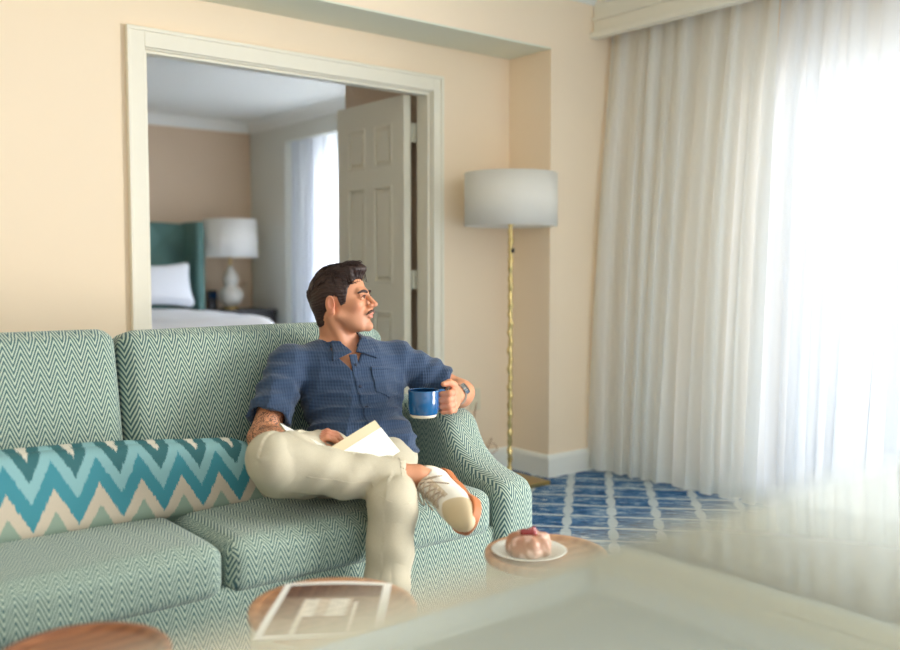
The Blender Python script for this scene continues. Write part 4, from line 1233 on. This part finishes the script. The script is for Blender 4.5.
# ---- mug
MC = (1.745, 2.278, .657)
mg = empty('mug', MC, 'blue glazed mug with a raw clay foot held above the sofa arm', 'mug')
lathe('mug_body', [(.0425, .0095), (.0465, .018), (.0478, .038), (.0482, .083), (.0470, .0855), (.0452, .084), (.0445, .030), (.038, .014), (0, .012)], MC, M['mug'], mg, 56, False)
lathe('clay_foot', [(0, 0), (.036, 0), (.040, .003), (.0428, .0098), (.041, .011), (0, .011)], MC, M['mug_raw'], mg, 56, False)
hd = Vector((.93, -.30, 0)).normalized(); mc = Vector(MC)
P = catmull([mc+hd*.046+Vector((0, 0, .078)), mc+hd*.064+Vector((0, 0, .080)), mc+hd*.079+Vector((0, 0, .066)), mc+hd*.079+Vector((0, 0, .044)), mc+hd*.066+Vector((0, 0, .028)), mc+hd*.046+Vector((0, 0, .026))], 6)
tubes('handle', [(P, .0052)], M['mug'], mg, 12)
lathe('inner_glaze', [(.0443, .0715), (.0446, .0835)], MC, M['mug_in'], mg, 48, False)
lathe('coffee', [(0, .070), (.0448, .070)], MC, M['black'], mg, 48, False)

# ---- open book
bk = empty('open_book', (1.45, 2.24, .60), 'open book with blank cream pages resting on the man\'s lap', 'book')
def slab(nm, quad, off, thick, mat):
    q = [Vector(v_) for v_ in quad]; n = -(q[1]-q[0]).cross(q[3]-q[0]).normalized()
    N = 10; V = []; F = []
    for s in (0, 1):
        for i in range(N+1):
            for j in range(N+1):
                u, w_ = i/N, j/N; p = q[0].lerp(q[1], u).lerp(q[3].lerp(q[2], u), w_)
                V.append(p+n*(off+thick*s+.004*math.sin(u*PI)))
    K = (N+1)**2
    for i in range(N):
        for j in range(N):
            a = i*(N+1)+j; b = a+N+1; F += [(a, a+1, b+1, b), (K+a, K+b, K+b+1, K+a+1)]
    for i in range(N):
        a = i*(N+1); b = a+N+1; F.append((a, b, K+b, K+a)); a += N; b += N; F.append((b, a, K+a, K+b))
        a = i; F.append((a+1, a, K+a, K+a+1)); a = N*(N+1)+i; F.append((a, a+1, K+a+1, K+a))
    o = pydata(nm, V, F, mat, bk, False); return o
A_ = Vector((1.388, 2.25, .608)); B_ = Vector((1.549, 2.27, .664)); C_ = Vector((1.600, 2.215, .572)); D_ = A_+(C_-B_)
L_ = Vector((1.262, 2.315, .684)); L2 = L_+(C_-B_)
slab('right_cover', (A_, B_, C_, D_), -.002, .003, M['cover'])
slab('right_page_block', (A_, B_, C_, D_), .0012, .011, M['kraft'])
slab('title_page', (A_.lerp(D_, .24), B_.lerp(C_, .24), C_, D_), .0125, .0012, M['cover'])
slab('left_page_block', (A_, L_, L2, D_), .0012, .010, M['kraft'])
slab('left_cover', (A_, L_, L2, D_), -.002, .003, M['cover'])
ink_ = tubes('handwriting', [(catmull([C_.lerp(A_, .5)+(B_-A_)*(.03*k)+Vector((0, 0, .003*(k % 2))) for k in range(5)], 3), .0006)], M['black'], bk, 5)


# ================================================================== LIGHT
w = bpy.data.worlds.new('world'); sc.world = w; w.use_nodes = True
bg = w.node_tree.nodes['Background']; bg.inputs[0].default_value = (.93, .96, 1, 1); bg.inputs[1].default_value = .40
def area(name, loc, rot, sx, sy, power, col=(1, 1, 1), spread=PI):
    l = bpy.data.lights.new(name, 'AREA'); l.shape = 'RECTANGLE'; l.size = sx; l.size_y = sy; l.energy = power; l.color = col; l.spread = spread
    o = bpy.data.objects.new(name, l); o.location = loc; o.rotation_euler = rot; COL.objects.link(o); return o
area('daylight_window', (4.45, 1.9, 1.15), (0, PI/2, 0), 2.3, 2.2, 12.5, (.99, .99, 1))
area('added_side_fill', (4.42, -.35, 1.15), (0, PI/2, 0), 1.9, 2.0, 134, (1, .98, .95))  # added fill lamp behind the made-up window, lights man and sofa from the right
area('daylight_bedroom', (4.45, 5.7, 1.15), (0, PI/2, 0), 2.2, 2.2, 55, (.9, .95, 1))
area('added_rear_fill', (.6, -3.1, 1.6), (-PI/2-.0, 0, PI), 4.5, 2.0, 14, (.97, .98, 1))  # added soft fill lamp behind the camera, no real source there

cam = bpy.data.cameras.new('camera'); co = bpy.data.objects.new('camera', cam); COL.objects.link(co)
co.location = (0, 0, 1.12); co.rotation_euler = (math.radians(86.5), 0, math.radians(-39.1))
cam.sensor_width = 36; cam.lens = 926/900*36; cam.clip_start = .01
cam.dof.use_dof = True; cam.dof.focus_distance = 3.05; cam.dof.aperture_fstop = 1.45
sc.camera = co
sc.view_settings.view_transform = 'Standard'; sc.view_settings.look = 'None'; sc.view_settings.gamma = 1
sc.view_settings.use_curve_mapping = False; sc.view_settings.exposure = 1.42
sc.cycles.use_denoising = True
sc.cycles.max_bounces = 10; sc.cycles.diffuse_bounces = 6; sc.cycles.transparent_max_bounces = 16
sc.cycles.sample_clamp_indirect = 8; sc.cycles.caustics_reflective = False; sc.cycles.caustics_refractive = False
